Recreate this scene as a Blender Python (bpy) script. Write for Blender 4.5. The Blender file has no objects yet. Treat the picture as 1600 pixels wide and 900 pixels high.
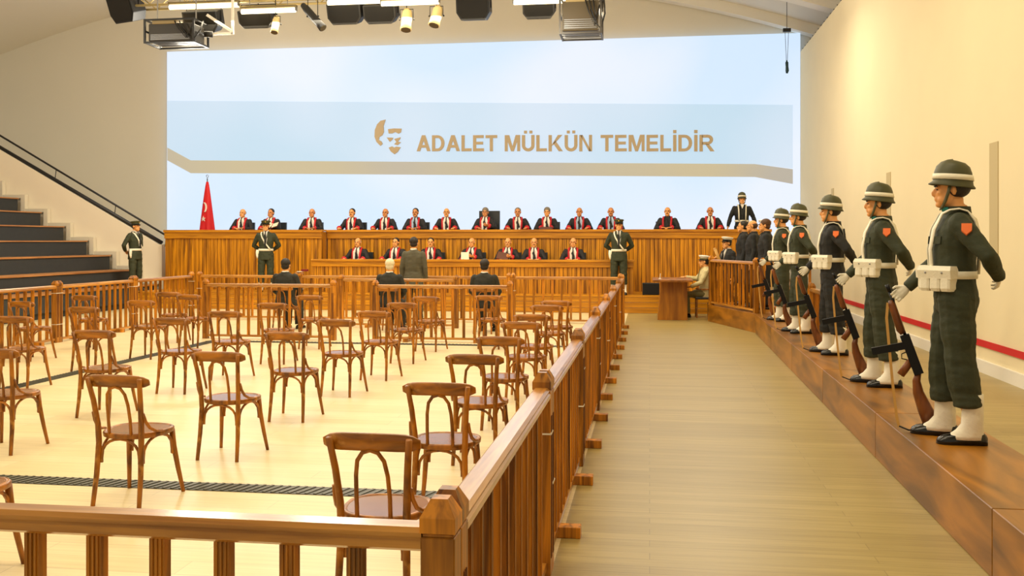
import bpy, bmesh, math, random
from mathutils import Vector, Matrix, Euler
random.seed(7)
PI = math.pi
scn = bpy.context.scene
COL = scn.collection

# ------------------------------------------------------------------ camera
YAW = math.atan(215/1500)
cam = bpy.data.cameras.new('camera'); camo = bpy.data.objects.new('camera', cam)
COL.objects.link(camo)
camo.location = (0, 0, 1.70); camo.rotation_euler = (PI/2, 0, YAW)
cam.sensor_width = 36; cam.lens = 36*1500/1600; cam.shift_y = -74/1600
cam.clip_start = 0.05; cam.clip_end = 200
scn.camera = camo

# ------------------------------------------------------------------ world, exposure, overhead lights (one visible lamp row, the rest added fill)
def lin(c):
    c = c/255
    return c/12.92 if c <= 0.04045 else ((c+0.055)/1.055)**2.4
def rgb(r, g, b): return (lin(r), lin(g), lin(b), 1)
world = bpy.data.worlds.new('world'); scn.world = world
world.use_nodes = True
bg = world.node_tree.nodes['Background']
bg.inputs[0].default_value = (1.0, 0.89, 0.68, 1); bg.inputs[1].default_value = 0.52
vs = scn.view_settings
vs.view_transform = 'Standard'; vs.look = 'None'; vs.exposure = 0.0; vs.gamma = 1.0; vs.use_curve_mapping = False
LAMPS_AND_FILL = [  # x, y, z, length along x, depth along y, watts   (last row: the visible tubes; other rows: added fill, out of view)
    (-5.0, 4.0, 6.6, 9.0, 0.8, 330), (-5.0, 10.5, 6.6, 9.0, 0.8, 340), (-5.2, 16.0, 6.6, 9.0, 0.8, 270),
    (1.2, 6.0, 6.6, 2.4, 0.8, 70), (1.2, 13.0, 6.6, 2.4, 0.8, 70), (-4.0, 20.6, 6.6, 14.0, 0.8, 380)]
FILL_POINTS = [(-10.5, 21.5, 6.0, 430), (-6.3, 18.5, 6.0, 220), (-2.3, 18.5, 6.0, 180), (1.2, 20.0, 6.0, 130), (-14.0, 15.0, 6.0, 480), (-11.0, 5.0, 6.0, 160), (-1.0, 10.0, 6.0, 110)]   # added fill points brightening walls and vault all round, no fixture there
for x, y, z, w in FILL_POINTS:
    l = bpy.data.lights.new('fill_point_light', 'POINT'); l.energy = w; l.shadow_soft_size = 0.6; l.color = (1.0, 0.91, 0.74)
    o = bpy.data.objects.new('fill_point_light', l); o.location = (x, y, z); COL.objects.link(o)
for i, (x, y, z, lx, ly, w) in enumerate(LAMPS_AND_FILL):
    l = bpy.data.lights.new('lamp_or_fill_light', 'AREA'); l.shape = 'RECTANGLE'; l.size = lx; l.size_y = ly
    l.energy = w; l.color = (1.0, 0.87, 0.63)
    o = bpy.data.objects.new('lamp_or_fill_light', l); o.location = (x, y, z); COL.objects.link(o)

# ------------------------------------------------------------------ materials
MATS = {}
def new_mat(name):
    m = bpy.data.materials.new(name); m.use_nodes = True
    nt = m.node_tree; return m, nt, nt.nodes['Principled BSDF']
def plain(name, col, rough=0.6, metal=0.0, spec=0.5, noise=0.0, nscale=8, bump=0.0, bscale=20, emit=0.0):
    if name in MATS: return MATS[name]
    m, nt, b = new_mat(name)
    b.inputs['Base Color'].default_value = col
    b.inputs['Roughness'].default_value = rough; b.inputs['Metallic'].default_value = metal
    b.inputs['Specular IOR Level'].default_value = spec
    if emit:
        b.inputs['Emission Color'].default_value = col; b.inputs['Emission Strength'].default_value = emit
    if noise or bump:
        tc = nt.nodes.new('ShaderNodeTexCoord')
        if noise:
            n = nt.nodes.new('ShaderNodeTexNoise'); n.inputs['Scale'].default_value = nscale; n.inputs['Detail'].default_value = 4
            nt.links.new(tc.outputs['Object'], n.inputs['Vector'])
            hs = nt.nodes.new('ShaderNodeMix'); hs.data_type = 'RGBA'
            d = [max(0, c*(1-noise)) for c in col[:3]] + [1]; u = [min(1, c*(1+noise)) for c in col[:3]] + [1]
            hs.inputs[6].default_value = d; hs.inputs[7].default_value = u
            nt.links.new(n.outputs['Fac'], hs.inputs[0]); nt.links.new(hs.outputs[2], b.inputs['Base Color'])
        if bump:
            n2 = nt.nodes.new('ShaderNodeTexNoise'); n2.inputs['Scale'].default_value = bscale; n2.inputs['Detail'].default_value = 3
            nt.links.new(tc.outputs['Object'], n2.inputs['Vector'])
            bp = nt.nodes.new('ShaderNodeBump'); bp.inputs['Strength'].default_value = bump; bp.inputs['Distance'].default_value = 0.02
            nt.links.new(n2.outputs['Fac'], bp.inputs['Height']); nt.links.new(bp.outputs['Normal'], b.inputs['Normal'])
    MATS[name] = m; return m
def wood(name, light, dark, stretch=(30, 30, 1.5), rough=0.42, vary=0.25, bump=0.15, worn=None):
    """grain stretched along one object axis (the small number); each object shifts the grain and its tone"""
    if name in MATS: return MATS[name]
    m, nt, b = new_mat(name); N = nt.nodes; L = nt.links
    tc = N.new('ShaderNodeTexCoord'); oi = N.new('ShaderNodeObjectInfo')
    mul = N.new('ShaderNodeVectorMath'); mul.operation = 'SCALE'; mul.inputs['Scale'].default_value = 37.0
    cmb = N.new('ShaderNodeCombineXYZ')
    for k in range(3): L.new(oi.outputs['Random'], cmb.inputs[k])
    L.new(cmb.outputs[0], mul.inputs[0])
    mp = N.new('ShaderNodeMapping'); mp.inputs['Scale'].default_value = stretch
    L.new(tc.outputs['Object'], mp.inputs['Vector'])
    add = N.new('ShaderNodeVectorMath'); add.operation = 'ADD'
    L.new(mp.outputs[0], add.inputs[0]); L.new(mul.outputs[0], add.inputs[1])
    n = N.new('ShaderNodeTexNoise'); n.inputs['Scale'].default_value = 1.0; n.inputs['Detail'].default_value = 6; n.inputs['Distortion'].default_value = 0.6
    L.new(add.outputs[0], n.inputs['Vector'])
    cr = N.new('ShaderNodeValToRGB'); cr.color_ramp.elements[0].position = 0.33; cr.color_ramp.elements[1].position = 0.66
    cr.color_ramp.elements[0].color = dark; cr.color_ramp.elements[1].color = light
    L.new(n.outputs['Fac'], cr.inputs[0])
    hsv = N.new('ShaderNodeHueSaturation')
    mr = N.new('ShaderNodeMapRange'); mr.inputs['To Min'].default_value = 1-vary; mr.inputs['To Max'].default_value = 1+vary
    L.new(oi.outputs['Random'], mr.inputs['Value']); L.new(mr.outputs[0], hsv.inputs['Value'])
    L.new(cr.outputs[0], hsv.inputs['Color'])
    out = hsv.outputs[0]
    if worn:
        n3 = N.new('ShaderNodeTexNoise'); n3.inputs['Scale'].default_value = 9; n3.inputs['Detail'].default_value = 8
        L.new(add.outputs[0], n3.inputs['Vector']); L.new(tc.outputs['Object'], n3.inputs['Vector'])
        c3 = N.new('ShaderNodeValToRGB'); c3.color_ramp.elements[0].position = 0.6; c3.color_ramp.elements[1].position = 0.72
        L.new(n3.outputs['Fac'], c3.inputs[0])
        mx = N.new('ShaderNodeMix'); mx.data_type = 'RGBA'; mx.inputs[7].default_value = worn
        L.new(c3.outputs[0], mx.inputs[0]); L.new(out, mx.inputs[6]); out = mx.outputs[2]
    L.new(out, b.inputs['Base Color'])
    b.inputs['Roughness'].default_value = rough
    bp = N.new('ShaderNodeBump'); bp.inputs['Strength'].default_value = bump; bp.inputs['Distance'].default_value = 0.004
    L.new(n.outputs['Fac'], bp.inputs['Height']); L.new(bp.outputs['Normal'], b.inputs['Normal'])
    MATS[name] = m; return m
def floor_mat(name, c1, c2, plank=(1.6, 0.12), rough=0.35, tint=0.5):
    m, nt, b = new_mat(name); N = nt.nodes; L = nt.links
    tc = N.new('ShaderNodeTexCoord')
    br = N.new('ShaderNodeTexBrick'); br.offset = 0.37
    br.inputs['Scale'].default_value = 1.0; br.inputs['Brick Width'].default_value = plank[0]; br.inputs['Row Height'].default_value = plank[1]
    br.inputs['Mortar Size'].default_value = 0.0025; br.inputs['Mortar Smooth'].default_value = 0.4
    br.inputs['Color1'].default_value = c1; br.inputs['Color2'].default_value = c2
    br.inputs['Mortar'].default_value = [c*0.72 for c in c2[:3]] + [1]
    L.new(tc.outputs['Object'], br.inputs['Vector'])
    mp = N.new('ShaderNodeMapping'); mp.inputs['Scale'].default_value = (1.2, 26, 1)
    L.new(tc.outputs['Object'], mp.inputs['Vector'])
    n = N.new('ShaderNodeTexNoise'); n.inputs['Scale'].default_value = 1.3; n.inputs['Detail'].default_value = 5
    L.new(mp.outputs[0], n.inputs['Vector'])
    mx = N.new('ShaderNodeMix'); mx.data_type = 'RGBA'; mx.blend_type = 'MULTIPLY'; mx.inputs[0].default_value = tint
    cr = N.new('ShaderNodeValToRGB'); cr.color_ramp.elements[0].color = (0.66, 0.62, 0.52, 1); cr.color_ramp.elements[0].position = 0.3
    cr.color_ramp.elements[1].position = 0.65
    L.new(n.outputs['Fac'], cr.inputs[0]); L.new(br.outputs['Color'], mx.inputs[6]); L.new(cr.outputs[0], mx.inputs[7])
    L.new(mx.outputs[2], b.inputs['Base Color']); b.inputs['Roughness'].default_value = rough
    MATS[name] = m; return m

M_FLOOR = floor_mat('stage_floor', rgb(236, 219, 174), rgb(228, 209, 160), (2.4, 0.2), 0.4, 0.35)
M_WALK = floor_mat('walkway_boards', rgb(178, 158, 98), rgb(164, 144, 86), (1.9, 0.11), 0.36, 0.55)
M_WALLR = plain('cream_scrim', rgb(236, 222, 184), 0.85, noise=0.04, nscale=1.2)
M_WALLL = plain('warm_grey_plaster', rgb(222, 217, 203), 0.9, noise=0.03, nscale=0.6)
M_CEIL = plain('vault_plaster', rgb(226, 220, 206), 0.9)
M_WHITE = plain('white_paint', rgb(236, 232, 222), 0.6)
M_FENCE = wood('oiled_railing_wood', rgb(210, 136, 28), rgb(108, 62, 7), (26, 26, 1.6), 0.36, 0.32)
M_RAIL = wood('railing_handrail_wood', rgb(208, 146, 58), rgb(150, 92, 24), (1.6, 26, 26), 0.28, 0.12)
M_RAIL.node_tree.nodes['Principled BSDF'].inputs['Coat Weight'].default_value = 0.7
M_RAIL.node_tree.nodes['Principled BSDF'].inputs['Coat Roughness'].default_value = 0.18
M_BENCH = wood('honey_bench_wood', rgb(220, 148, 12), rgb(130, 78, 3), (14, 14, 0.9), 0.42, 0.1)
M_BENCHH = wood('honey_bench_trim', rgb(212, 144, 18), rgb(156, 98, 7), (0.9, 16, 16), 0.4, 0.08)
M_STAGE = wood('walnut_stained_plywood', rgb(168, 110, 28), rgb(100, 62, 11), (5, 0.9, 5), 0.35, 0.12)
M_CHAIR = wood('bentwood_brown', rgb(182, 112, 15), rgb(104, 58, 5), (18, 18, 5), 0.35, 0.15, worn=rgb(196, 140, 60))
M_CHAIRRAIL = wood('bentwood_top_rail', rgb(182, 114, 22), rgb(114, 66, 8), (4, 18, 18), 0.33, 0.15, worn=rgb(200, 148, 70))
M_SEAT = plain('polished_seat_ply', rgb(150, 104, 70), 0.14, noise=0.15, nscale=6)
M_BLACK = plain('black_metal', rgb(22, 22, 24), 0.45)
M_DARKG = plain('dark_riser_carpet', rgb(52, 56, 58), 0.85, noise=0.1)
M_STEEL = plain('steel', rgb(150, 150, 150), 0.35, 0.9)
M_GRATE = plain('dark_floor_grate', rgb(62, 62, 50), 0.5, noise=0.2)
M_RED = plain('red_stripe', rgb(206, 30, 32), 0.6)
M_TIE = plain('white_cable_tie', rgb(235, 230, 215), 0.5)

# ------------------------------------------------------------------ mesh helpers
class MB:
    def __init__(s): s.v = []; s.f = []
    def add(s, vs_, fs_):
        o = len(s.v); s.v += [tuple(v) for v in vs_]; s.f += [tuple(i+o for i in f) for f in fs_]; return s
    def box(s, c, d, rot=None, taper=1.0):
        x, y, z = d[0]/2, d[1]/2, d[2]/2
        P = [(-x,-y,-z),(x,-y,-z),(x,y,-z),(-x,y,-z),(-x*taper,-y*taper,z),(x*taper,-y*taper,z),(x*taper,y*taper,z),(-x*taper,y*taper,z)]
        R = Euler(rot).to_matrix() if rot else Matrix.Identity(3)
        return s.add([R @ Vector(p) + Vector(c) for p in P], [(0,3,2,1),(4,5,6,7),(0,1,5,4),(1,2,6,5),(2,3,7,6),(3,0,4,7)])
    def bar(s, a, b, w, h=None, up=(0,0,1)):
        """rectangular bar from a to b, w sideways, h along up"""
        a = Vector(a); b = Vector(b); h = h or w
        t = (b-a).normalized(); u = Vector(up)
        sd = t.cross(u)
        if sd.length < 1e-4: sd = t.cross(Vector((1, 0, 0)))
        sd.normalize(); u = sd.cross(t).normalized()
        P = []
        for p in (a, b):
            for i, j in ((-1,-1),(1,-1),(1,1),(-1,1)): P.append(p + sd*(i*w/2) + u*(j*h/2))
        return s.add(P, [(0,1,2,3),(7,6,5,4),(0,4,5,1),(1,5,6,2),(2,6,7,3),(3,7,4,0)])
    def tube(s, pts, rad, n=8, ell=None, ref=(0, 0, 1), closed=False):
        """swept tube, rad per point: number or (a, b); a is along the side axis, b along the other"""
        pts = [Vector(p) for p in pts]; m = len(pts)
        if not isinstance(rad, (list,)): rad = [rad]*m
        P = []; ref = Vector(ref)
        for i, p in enumerate(pts):
            if closed: t = pts[(i+1) % m] - pts[i-1]
            else: t = pts[min(i+1, m-1)] - pts[max(i-1, 0)]
            t.normalize()
            sd = t.cross(ref)
            if sd.length < 1e-3: sd = t.cross(Vector((0, 1, 0.01)))
            sd.normalize(); up = sd.cross(t).normalized()
            r = rad[i]; a, b = (r if isinstance(r, tuple) else (r, r))
            for k in range(n):
                q = 2*PI*k/n; P.append(p + sd*(a*math.cos(q)) + up*(b*math.sin(q)))
        F = []
        for i in range(m if closed else m-1):
            for k in range(n):
                i2 = (i+1) % m
                F.append((i*n+k, i*n+(k+1) % n, i2*n+(k+1) % n, i2*n+k))
        if not closed:
            F.append(tuple(range(n-1, -1, -1))); F.append(tuple((m-1)*n+k for k in range(n)))
        return s.add(P, F)
    def ell(s, c, r, nu=14, nv=9, rot=None):
        R = Euler(rot).to_matrix() if rot else Matrix.Identity(3); c = Vector(c)
        P = [c + R @ Vector((0, 0, -r[2]))]
        for j in range(1, nv):
            a = -PI/2 + PI*j/nv
            for i in range(nu):
                b = 2*PI*i/nu
                P.append(c + R @ Vector((r[0]*math.cos(a)*math.cos(b), r[1]*math.cos(a)*math.sin(b), r[2]*math.sin(a))))
        P.append(c + R @ Vector((0, 0, r[2]))); F = []
        for i in range(nu): F.append((0, 1+(i+1) % nu, 1+i))
        for j in range(nv-2):
            for i in range(nu):
                a = 1+j*nu; F.append((a+i, a+(i+1) % nu, a+nu+(i+1) % nu, a+nu+i))
        e = len(P)-1; a = 1+(nv-2)*nu
        for i in range(nu): F.append((a+i, a+(i+1) % nu, e))
        return s.add(P, F)
    def rings(s, rings, close_bottom=True, close_top=True):
        n = len(rings[0]); P = [p for r in rings for p in r]; F = []
        for i in range(len(rings)-1):
            for k in range(n): F.append((i*n+k, i*n+(k+1) % n, (i+1)*n+(k+1) % n, (i+1)*n+k))
        if close_bottom: F.append(tuple(range(n-1, -1, -1)))
        if close_top: F.append(tuple((len(rings)-1)*n+k for k in range(n)))
        return s.add(P, F)
    def lathe(s, prof, n=20, c=(0, 0, 0), sx=1, sy=1, cb=True, ct=True):
        R = []
        for r, z in prof: R.append([(c[0]+r*sx*math.cos(2*PI*k/n), c[1]+r*sy*math.sin(2*PI*k/n), c[2]+z) for k in range(n)])
        return s.rings(R, cb, ct)
    def prism(s, poly, z0, z1):
        n = len(poly)
        return s.rings([[(x, y, z0) for x, y in poly], [(x, y, z1) for x, y in poly]])
    def prism_y(s, poly, y0, y1):
        return s.rings([[(x, y0, z) for x, z in poly], [(x, y1, z) for x, z in poly]])
    def mesh(s, name, mat=None, smooth=False, bevel=0.0):
        me = bpy.data.meshes.new(name); me.from_pydata(s.v, [], s.f); me.update()
        bm = bmesh.new(); bm.from_mesh(me); bmesh.ops.recalc_face_normals(bm, faces=bm.faces)
        if bevel:
            bmesh.ops.bevel(bm, geom=list(bm.edges), offset=bevel, segments=1, affect='EDGES', clamp_overlap=True)
        bm.to_mesh(me); bm.free()
        if smooth: me.polygons.foreach_set('use_smooth', [True]*len(me.polygons))
        if mat: me.materials.append(mat)
        return me
def blob(mb, voxel, name, mat=None, smooth=4):
    """union of overlapping closed volumes as one continuous skin"""
    me = mb.mesh('blob_source'); ob = bpy.data.objects.new('blob_source', me); COL.objects.link(ob)
    r = ob.modifiers.new('r', 'REMESH'); r.mode = 'VOXEL'; r.voxel_size = voxel; r.use_smooth_shade = True
    if smooth:
        sm = ob.modifiers.new('s', 'SMOOTH'); sm.iterations = smooth; sm.factor = 0.5
    dg = bpy.context.evaluated_depsgraph_get(); dg.update()
    out = bpy.data.meshes.new_from_object(ob.evaluated_get(dg)); out.name = name
    bpy.data.objects.remove(ob); bpy.data.meshes.remove(me)
    out.polygons.foreach_set('use_smooth', [True]*len(out.polygons))
    out.materials.clear()
    if mat: out.materials.append(mat)
    return out
from mathutils import noise as mnoise
def wrinkle(me, amp, sc, seed=0.0):
    """push the cloth in and out along its normals in soft folds"""
    off = Vector((seed, seed*1.7, -seed))
    nv = [(v.co.copy(), v.normal.copy()) for v in me.vertices]
    for v, (c, n) in zip(me.vertices, nv):
        q = Vector((c.x*sc[0], c.y*sc[1], c.z*sc[2])) + off
        h = mnoise.noise(q) + 0.5*mnoise.noise(q*2.1)
        v.co = c + n*(amp*h)
    me.update(); return me
def join_meshes(name, meshes, mat):
    bm = bmesh.new()
    for me in meshes: bm.from_mesh(me)
    out = bpy.data.meshes.new(name); bm.to_mesh(out); bm.free()
    out.polygons.foreach_set('use_smooth', [True]*len(out.polygons))
    out.materials.clear(); out.materials.append(mat); return out
def part(name, me, parent=None, loc=(0, 0, 0), rot=(0, 0, 0), mat=None, label=None, kind=None):
    o = bpy.data.objects.new(name, me); COL.objects.link(o)
    o.location = loc; o.rotation_euler = rot
    if parent: o.parent = parent
    if mat and (not me.materials or me.materials[0] != mat):
        if not me.materials: me.materials.append(mat)
        else: o.material_slots[0].link = 'OBJECT'; o.material_slots[0].material = mat
    if label: o['label'] = label
    if kind: o['kind'] = kind
    return o
def tag(o, label, cat, group=None):
    o['label'] = label; o['category'] = cat
    if group: o['group'] = group
    return o
def thing(name, label, cat, loc=(0, 0, 0), rotz=0.0, group=None):
    o = bpy.data.objects.new(name, None); COL.objects.link(o); o.empty_display_size = 0.1
    o.location = loc; o.rotation_euler = (0, 0, rotz); return tag(o, label, cat, group)
def struct(name, me, label=None, parent=None, loc=(0, 0, 0)):
    o = part(name, me, parent, loc); o['kind'] = 'structure'
    if label: o['label'] = label
    return o
# ================================================================== the room
me = MB().box((-12.7, 12.25, -0.05), (24.4, 32.5, 0.1)).mesh('floor', M_FLOOR); struct('floor', me, 'pale cream stage floor under the rows of chairs')
me = MB().box((3.0, 12.25, -0.05), (7.0, 32.5, 0.1)).mesh('floor_walkway', M_WALK); struct('floor_walkway', me, 'tan boarded walkway between railing and soldiers')
me = MB().box((-9.0, 28.65, 4.95), (32.0, 0.3, 9.9)).mesh('wall_back', M_WALLL); struct('wall_back', me)
# right wall: a tall cream scrim standing along the walkway, with tall slots
wr = MB()
me = MB().box((4.32, 12.3, 3.55), (0.10, 32.0, 7.1)).mesh('wall_right', M_WALLR); wall_r = struct('wall_right', me, 'tall cream wall beside the soldiers')
me = MB().box((0, 0, 0), (0.012, 0.30, 1.56)).mesh('wall_slot', plain('slot_grey', rgb(196, 180, 138), 0.8))
for y in (7.4, 12.75, 18.1, 23.45): part('wall_slot', me, wall_r, (4.266, y, 2.15))
me = MB().tube([(0, 0, 0), (0, 0, 0.05)], 0.018, 6).mesh('hook', M_BLACK)
for i in range(34): part('hook', me, wall_r, (4.29, 28.0-0.42*i, 7.09))
me = MB().box((4.255, 12.3, 0.375), (0.015, 32.0, 0.085)).mesh('stripe', M_RED); part('stripe', me, wall_r, label='red stripe along the wall')
me = MB().box((4.25, 12.3, 0.08), (0.04, 32.0, 0.16)).mesh('baseboard_right', M_WHITE); struct('baseboard_right', me)
me = MB().box((6.6, 12.3, 4.6), (0.2, 32.5, 9.2)).mesh('wall_outer', plain('ochre_wall', rgb(190, 172, 128), 0.9)); struct('wall_outer', me)
# barrel vault
VC, VR, VA = -8.0, 40.0, 9.86
def vz(x): return VA - (VR - math.sqrt(VR*VR-(x-VC)**2))
xs = [-25 + i*(6.6+25)/32 for i in range(33)]
mb = MB()
ring = [(x, vz(x)) for x in xs] + [(x, vz(x)+0.2) for x in reversed(xs)]
mb.rings([[(x, 28.5, z) for x, z in ring], [(x, -4.0, z) for x, z in ring]])
struct('ceiling', mb.mesh('ceiling', M_CEIL, False), 'pale barrel vaulted ceiling')
for i, (y, w, dpt) in enumerate(((28.28, 0.4, 0.30), (25.2, 0.5, 0.34))):
    mb = MB(); xr = [-2 + k*(6.5+2)/16 for k in range(17)]
    ring = [(x, vz(x)-dpt) for x in xr] + [(x, vz(x)+0.02) for x in reversed(xr)]
    mb.rings([[(x, y+w/2-0.02, z) for x, z in ring], [(x, y-w/2, z) for x, z in ring]])
    struct('trim_%d' % (i+1), mb.mesh('vault_rib', M_WHITE), 'white curved rib of the vault')

# ------------------------------------------------------------------ projected screen with its picture and lettering
def screen_mat(name, ca, cb, strength, sx=0.09):
    m, nt, b = new_mat(name); N = nt.nodes; L = nt.links
    tc = N.new('ShaderNodeTexCoord'); n = N.new('ShaderNodeTexNoise'); n.inputs['Scale'].default_value = sx*2; n.inputs['Detail'].default_value = 1
    L.new(tc.outputs['Object'], n.inputs['Vector'])
    mx = N.new('ShaderNodeMix'); mx.data_type = 'RGBA'; mx.inputs[6].default_value = ca; mx.inputs[7].default_value = cb
    cr = N.new('ShaderNodeValToRGB'); cr.color_ramp.elements[0].position = 0.4; cr.color_ramp.elements[1].position = 0.6
    L.new(n.outputs['Fac'], cr.inputs[0]); L.new(cr.outputs[0], mx.inputs[0])
    L.new(mx.outputs[2], b.inputs['Emission Color']); b.inputs['Emission Strength'].default_value = strength
    b.inputs['Base Color'].default_value = (0.12, 0.12, 0.12, 1); b.inputs['Roughness'].default_value = 0.9
    return m
scr = thing('projection_screen', 'huge glowing pale blue projection screen behind the judges', 'screen', (-5.46, 28.3, 0))
def scr_poly(name, poly, y0, y1, mat, label=None):
    mb = MB().prism_y([(x+5.46, z) for x, z in poly], y0-28.3, y1-28.3)
    return part(name, mb.mesh(name, mat), scr, label=label)
scr_poly('screen_sheet', [(-15.0, 1.2), (4.26, 1.2), (4.26, 7.63), (-15.0, 7.63)], 28.30, 28.45, screen_mat('screen_light', rgb(206, 230, 254), rgb(228, 238, 254), 0.98))
scr_poly('picture_panel', [(-14.98, 6.09), (4.05, 5.58), (4.05, 3.76), (2.99, 3.9), (-14.22, 4.21), (-14.98, 4.62)], 28.285, 28.30, screen_mat('screen_blue', rgb(192, 222, 242), rgb(212, 230, 248), 0.93), 'soft blue panel in the projected picture')
scr_poly('picture_band', [(-14.98, 4.62), (-14.2, 4.21), (2.99, 3.9), (4.05, 3.74), (4.05, 3.32), (2.99, 3.53), (-14.2, 3.81), (-14.98, 4.22)], 28.28, 28.299, screen_mat('screen_band', rgb(206, 190, 152), rgb(188, 180, 166), 0.85), 'beige band in the projected picture')
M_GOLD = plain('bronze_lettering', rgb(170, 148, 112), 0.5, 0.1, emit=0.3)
# lettering: each character its own mesh, built from bold strokes in a unit-high box
def half(cx, cz, ro, ri, a0, a1, n=10):
    A = [math.radians(a0+(a1-a0)*i/n) for i in range(n+1)]
    return [[(cx+ro[0]*math.cos(p), cz+ro[1]*math.sin(p)), (cx+ro[0]*math.cos(q), cz+ro[1]*math.sin(q)), (cx+ri[0]*math.cos(q), cz+ri[1]*math.sin(q)), (cx+ri[0]*math.cos(p), cz+ri[1]*math.sin(p))] for p, q in zip(A[:-1], A[1:])]
def rc(x0, z0, x1, z1): return [(x0, z0), (x1, z0), (x1, z1), (x0, z1)]
def glyph(ch):
    U = [rc(0, .36, .21, 1), rc(.61, .36, .82, 1)] + half(.41, .37, (.41, .38), (.20, .19), 180, 360)
    G = {'A': [[(0, 0), (.23, 0), (.595, 1), (.36, 1)], [(.95, 0), (.59, 1), (.355, 1), (.72, 0)], [(.2, .22), (.75, .22), (.69, .39), (.26, .39)]],
         'D': [rc(0, 0, .21, 1), rc(.15, 0, .4, .17), rc(.15, .83, .4, 1)] + half(.39, .5, (.47, .5), (.25, .33), -90, 90),
         'L': [rc(0, 0, .21, 1), rc(.15, 0, .68, .18)], 'E': [rc(0, 0, .21, 1), rc(.15, 0, .74, .18), rc(.15, .42, .68, .59), rc(.15, .82, .72, 1)],
         'T': [rc(.29, 0, .5, 1), rc(0, .82, .79, 1)],
         'M': [rc(0, 0, .19, 1), rc(.81, 0, 1, 1), [(.05, 1), (.29, 1), (.59, 0), (.41, 0)], [(.71, 1), (.95, 1), (.59, 0), (.41, 0)]],
         'U': U, 'Ü': U + [rc(.14, 1.10, .33, 1.27), rc(.49, 1.10, .68, 1.27)],
         'K': [rc(0, 0, .21, 1), [(.15, .30), (.33, .42), (.88, 1), (.60, 1)], [(.28, .50), (.44, .66), (.92, 0), (.65, 0)]],
         'N': [rc(0, 0, .2, 1), rc(.62, 0, .82, 1), [(.05, 1), (.22, 1), (.77, 0), (.60, 0)]],
         'İ': [rc(0, 0, .21, 1), rc(0, 1.10, .21, 1.29)],
         'R': [rc(0, 0, .21, 1), rc(.15, .83, .5, 1), rc(.15, .40, .5, .57)] + half(.5, .70, (.34, .30), (.13, .13), -90, 90) + [[(.36, .44), (.58, .44), (.92, 0), (.67, 0)]]}[ch]
    mb = MB(); k = 0.48
    for poly in G: mb.prism_y([(x*k, z*k) for x, z in poly], -0.03, 0.03)
    return mb.mesh('letter', M_GOLD)
let = thing('wall_lettering', 'bronze capital letters reading ADALET MÜLKÜN TEMELİDİR', 'lettering', (-6.94, 28.22, 4.39))
words = [('ADALET', -6.94, -4.49), ('MÜLKÜN', -4.26, -1.67), ('TEMELİDİR', -1.42, 1.85)]
gl = {}
for wd, x0, x1 in words:
    ws = []
    for ch in wd:
        if ch not in gl: gl[ch] = glyph(ch)
        vx = [v.co.x for v in gl[ch].vertices]; ws.append((min(vx), max(vx)))
    gap = 0.055; tot = sum(b-a for a, b in ws) + gap*(len(wd)-1); k = (x1-x0)/tot; x = x0
    for ch, (a, b) in zip(wd, ws):
        o = part('letter', gl[ch], let, (x - a*k + 6.94, 0, -0.0137*(x+6.94))); o.scale = (k, 1, 1)
        x += (b-a+gap)*k
emb = thing('portrait_emblem', 'bronze cut-out portrait emblem left of the lettering', 'emblem', (-7.8, 28.22, 4.3))
for nm, poly in (('hair_piece', [(-7.91, 5.36), (-8.06, 5.33), (-8.17, 5.22), (-8.24, 5.05), (-8.25, 4.85), (-8.19, 4.69), (-8.07, 4.57), (-8.0, 4.63), (-8.04, 4.71), (-8.12, 4.75), (-8.1, 4.84), (-8.01, 4.89), (-7.96, 4.99), (-7.97, 5.17)]),
                 ('brow_piece', [(-7.83, 5.07), (-7.64, 5.09), (-7.41, 5.08), (-7.43, 4.97), (-7.51, 4.93), (-7.61, 4.98), (-7.71, 4.94), (-7.81, 4.94)]),
                 ('eye_piece', [(-7.87, 4.82), (-7.67, 4.81), (-7.7, 4.75), (-7.78, 4.69)]),
                 ('nose_piece', [(-7.64, 4.77), (-7.44, 4.82), (-7.47, 4.75), (-7.53, 4.7), (-7.43, 4.67), (-7.54, 4.58), (-7.64, 4.61), (-7.57, 4.68)]),
                 ('chin_piece', [(-7.81, 4.51), (-7.7, 4.55), (-7.64, 4.51), (-7.57, 4.54), (-7.44, 4.52), (-7.53, 4.38), (-7.63, 4.31), (-7.74, 4.39)])):
    part(nm, MB().prism_y([(x+7.8, z-4.3) for x, z in poly], -0.03, 0.03).mesh(nm, M_GOLD), emb)

# ------------------------------------------------------------------ tribune on the left, its end parapet and handrails
M_NOSE = wood('step_nosing', rgb(198, 140, 84), rgb(150, 98, 50), (8, 0.6, 8), 0.45, 0.08)
trib = part('tiered_platform', MB().box((-17.6, 12, 0.08), (9.2, 23.6, 0.16)).mesh('tier_base', M_DARKG)); trib['kind'] = 'structure'; trib['label'] = 'stepped tribune with dark risers and wooden nosings'
for j in range(-1, 8):
    X = -13.6 - 0.67*j; z = 0.93 + 0.385*j
    part('riser', MB().box((X-0.335, 12.0, z-0.22), (0.67, 23.7, 0.385)).mesh('riser', M_DARKG), trib)
    part('nosing', MB().box((X-0.325, 12.0, z-0.015), (0.71, 23.72, 0.03)).mesh('nosing', M_NOSE), trib)
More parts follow.
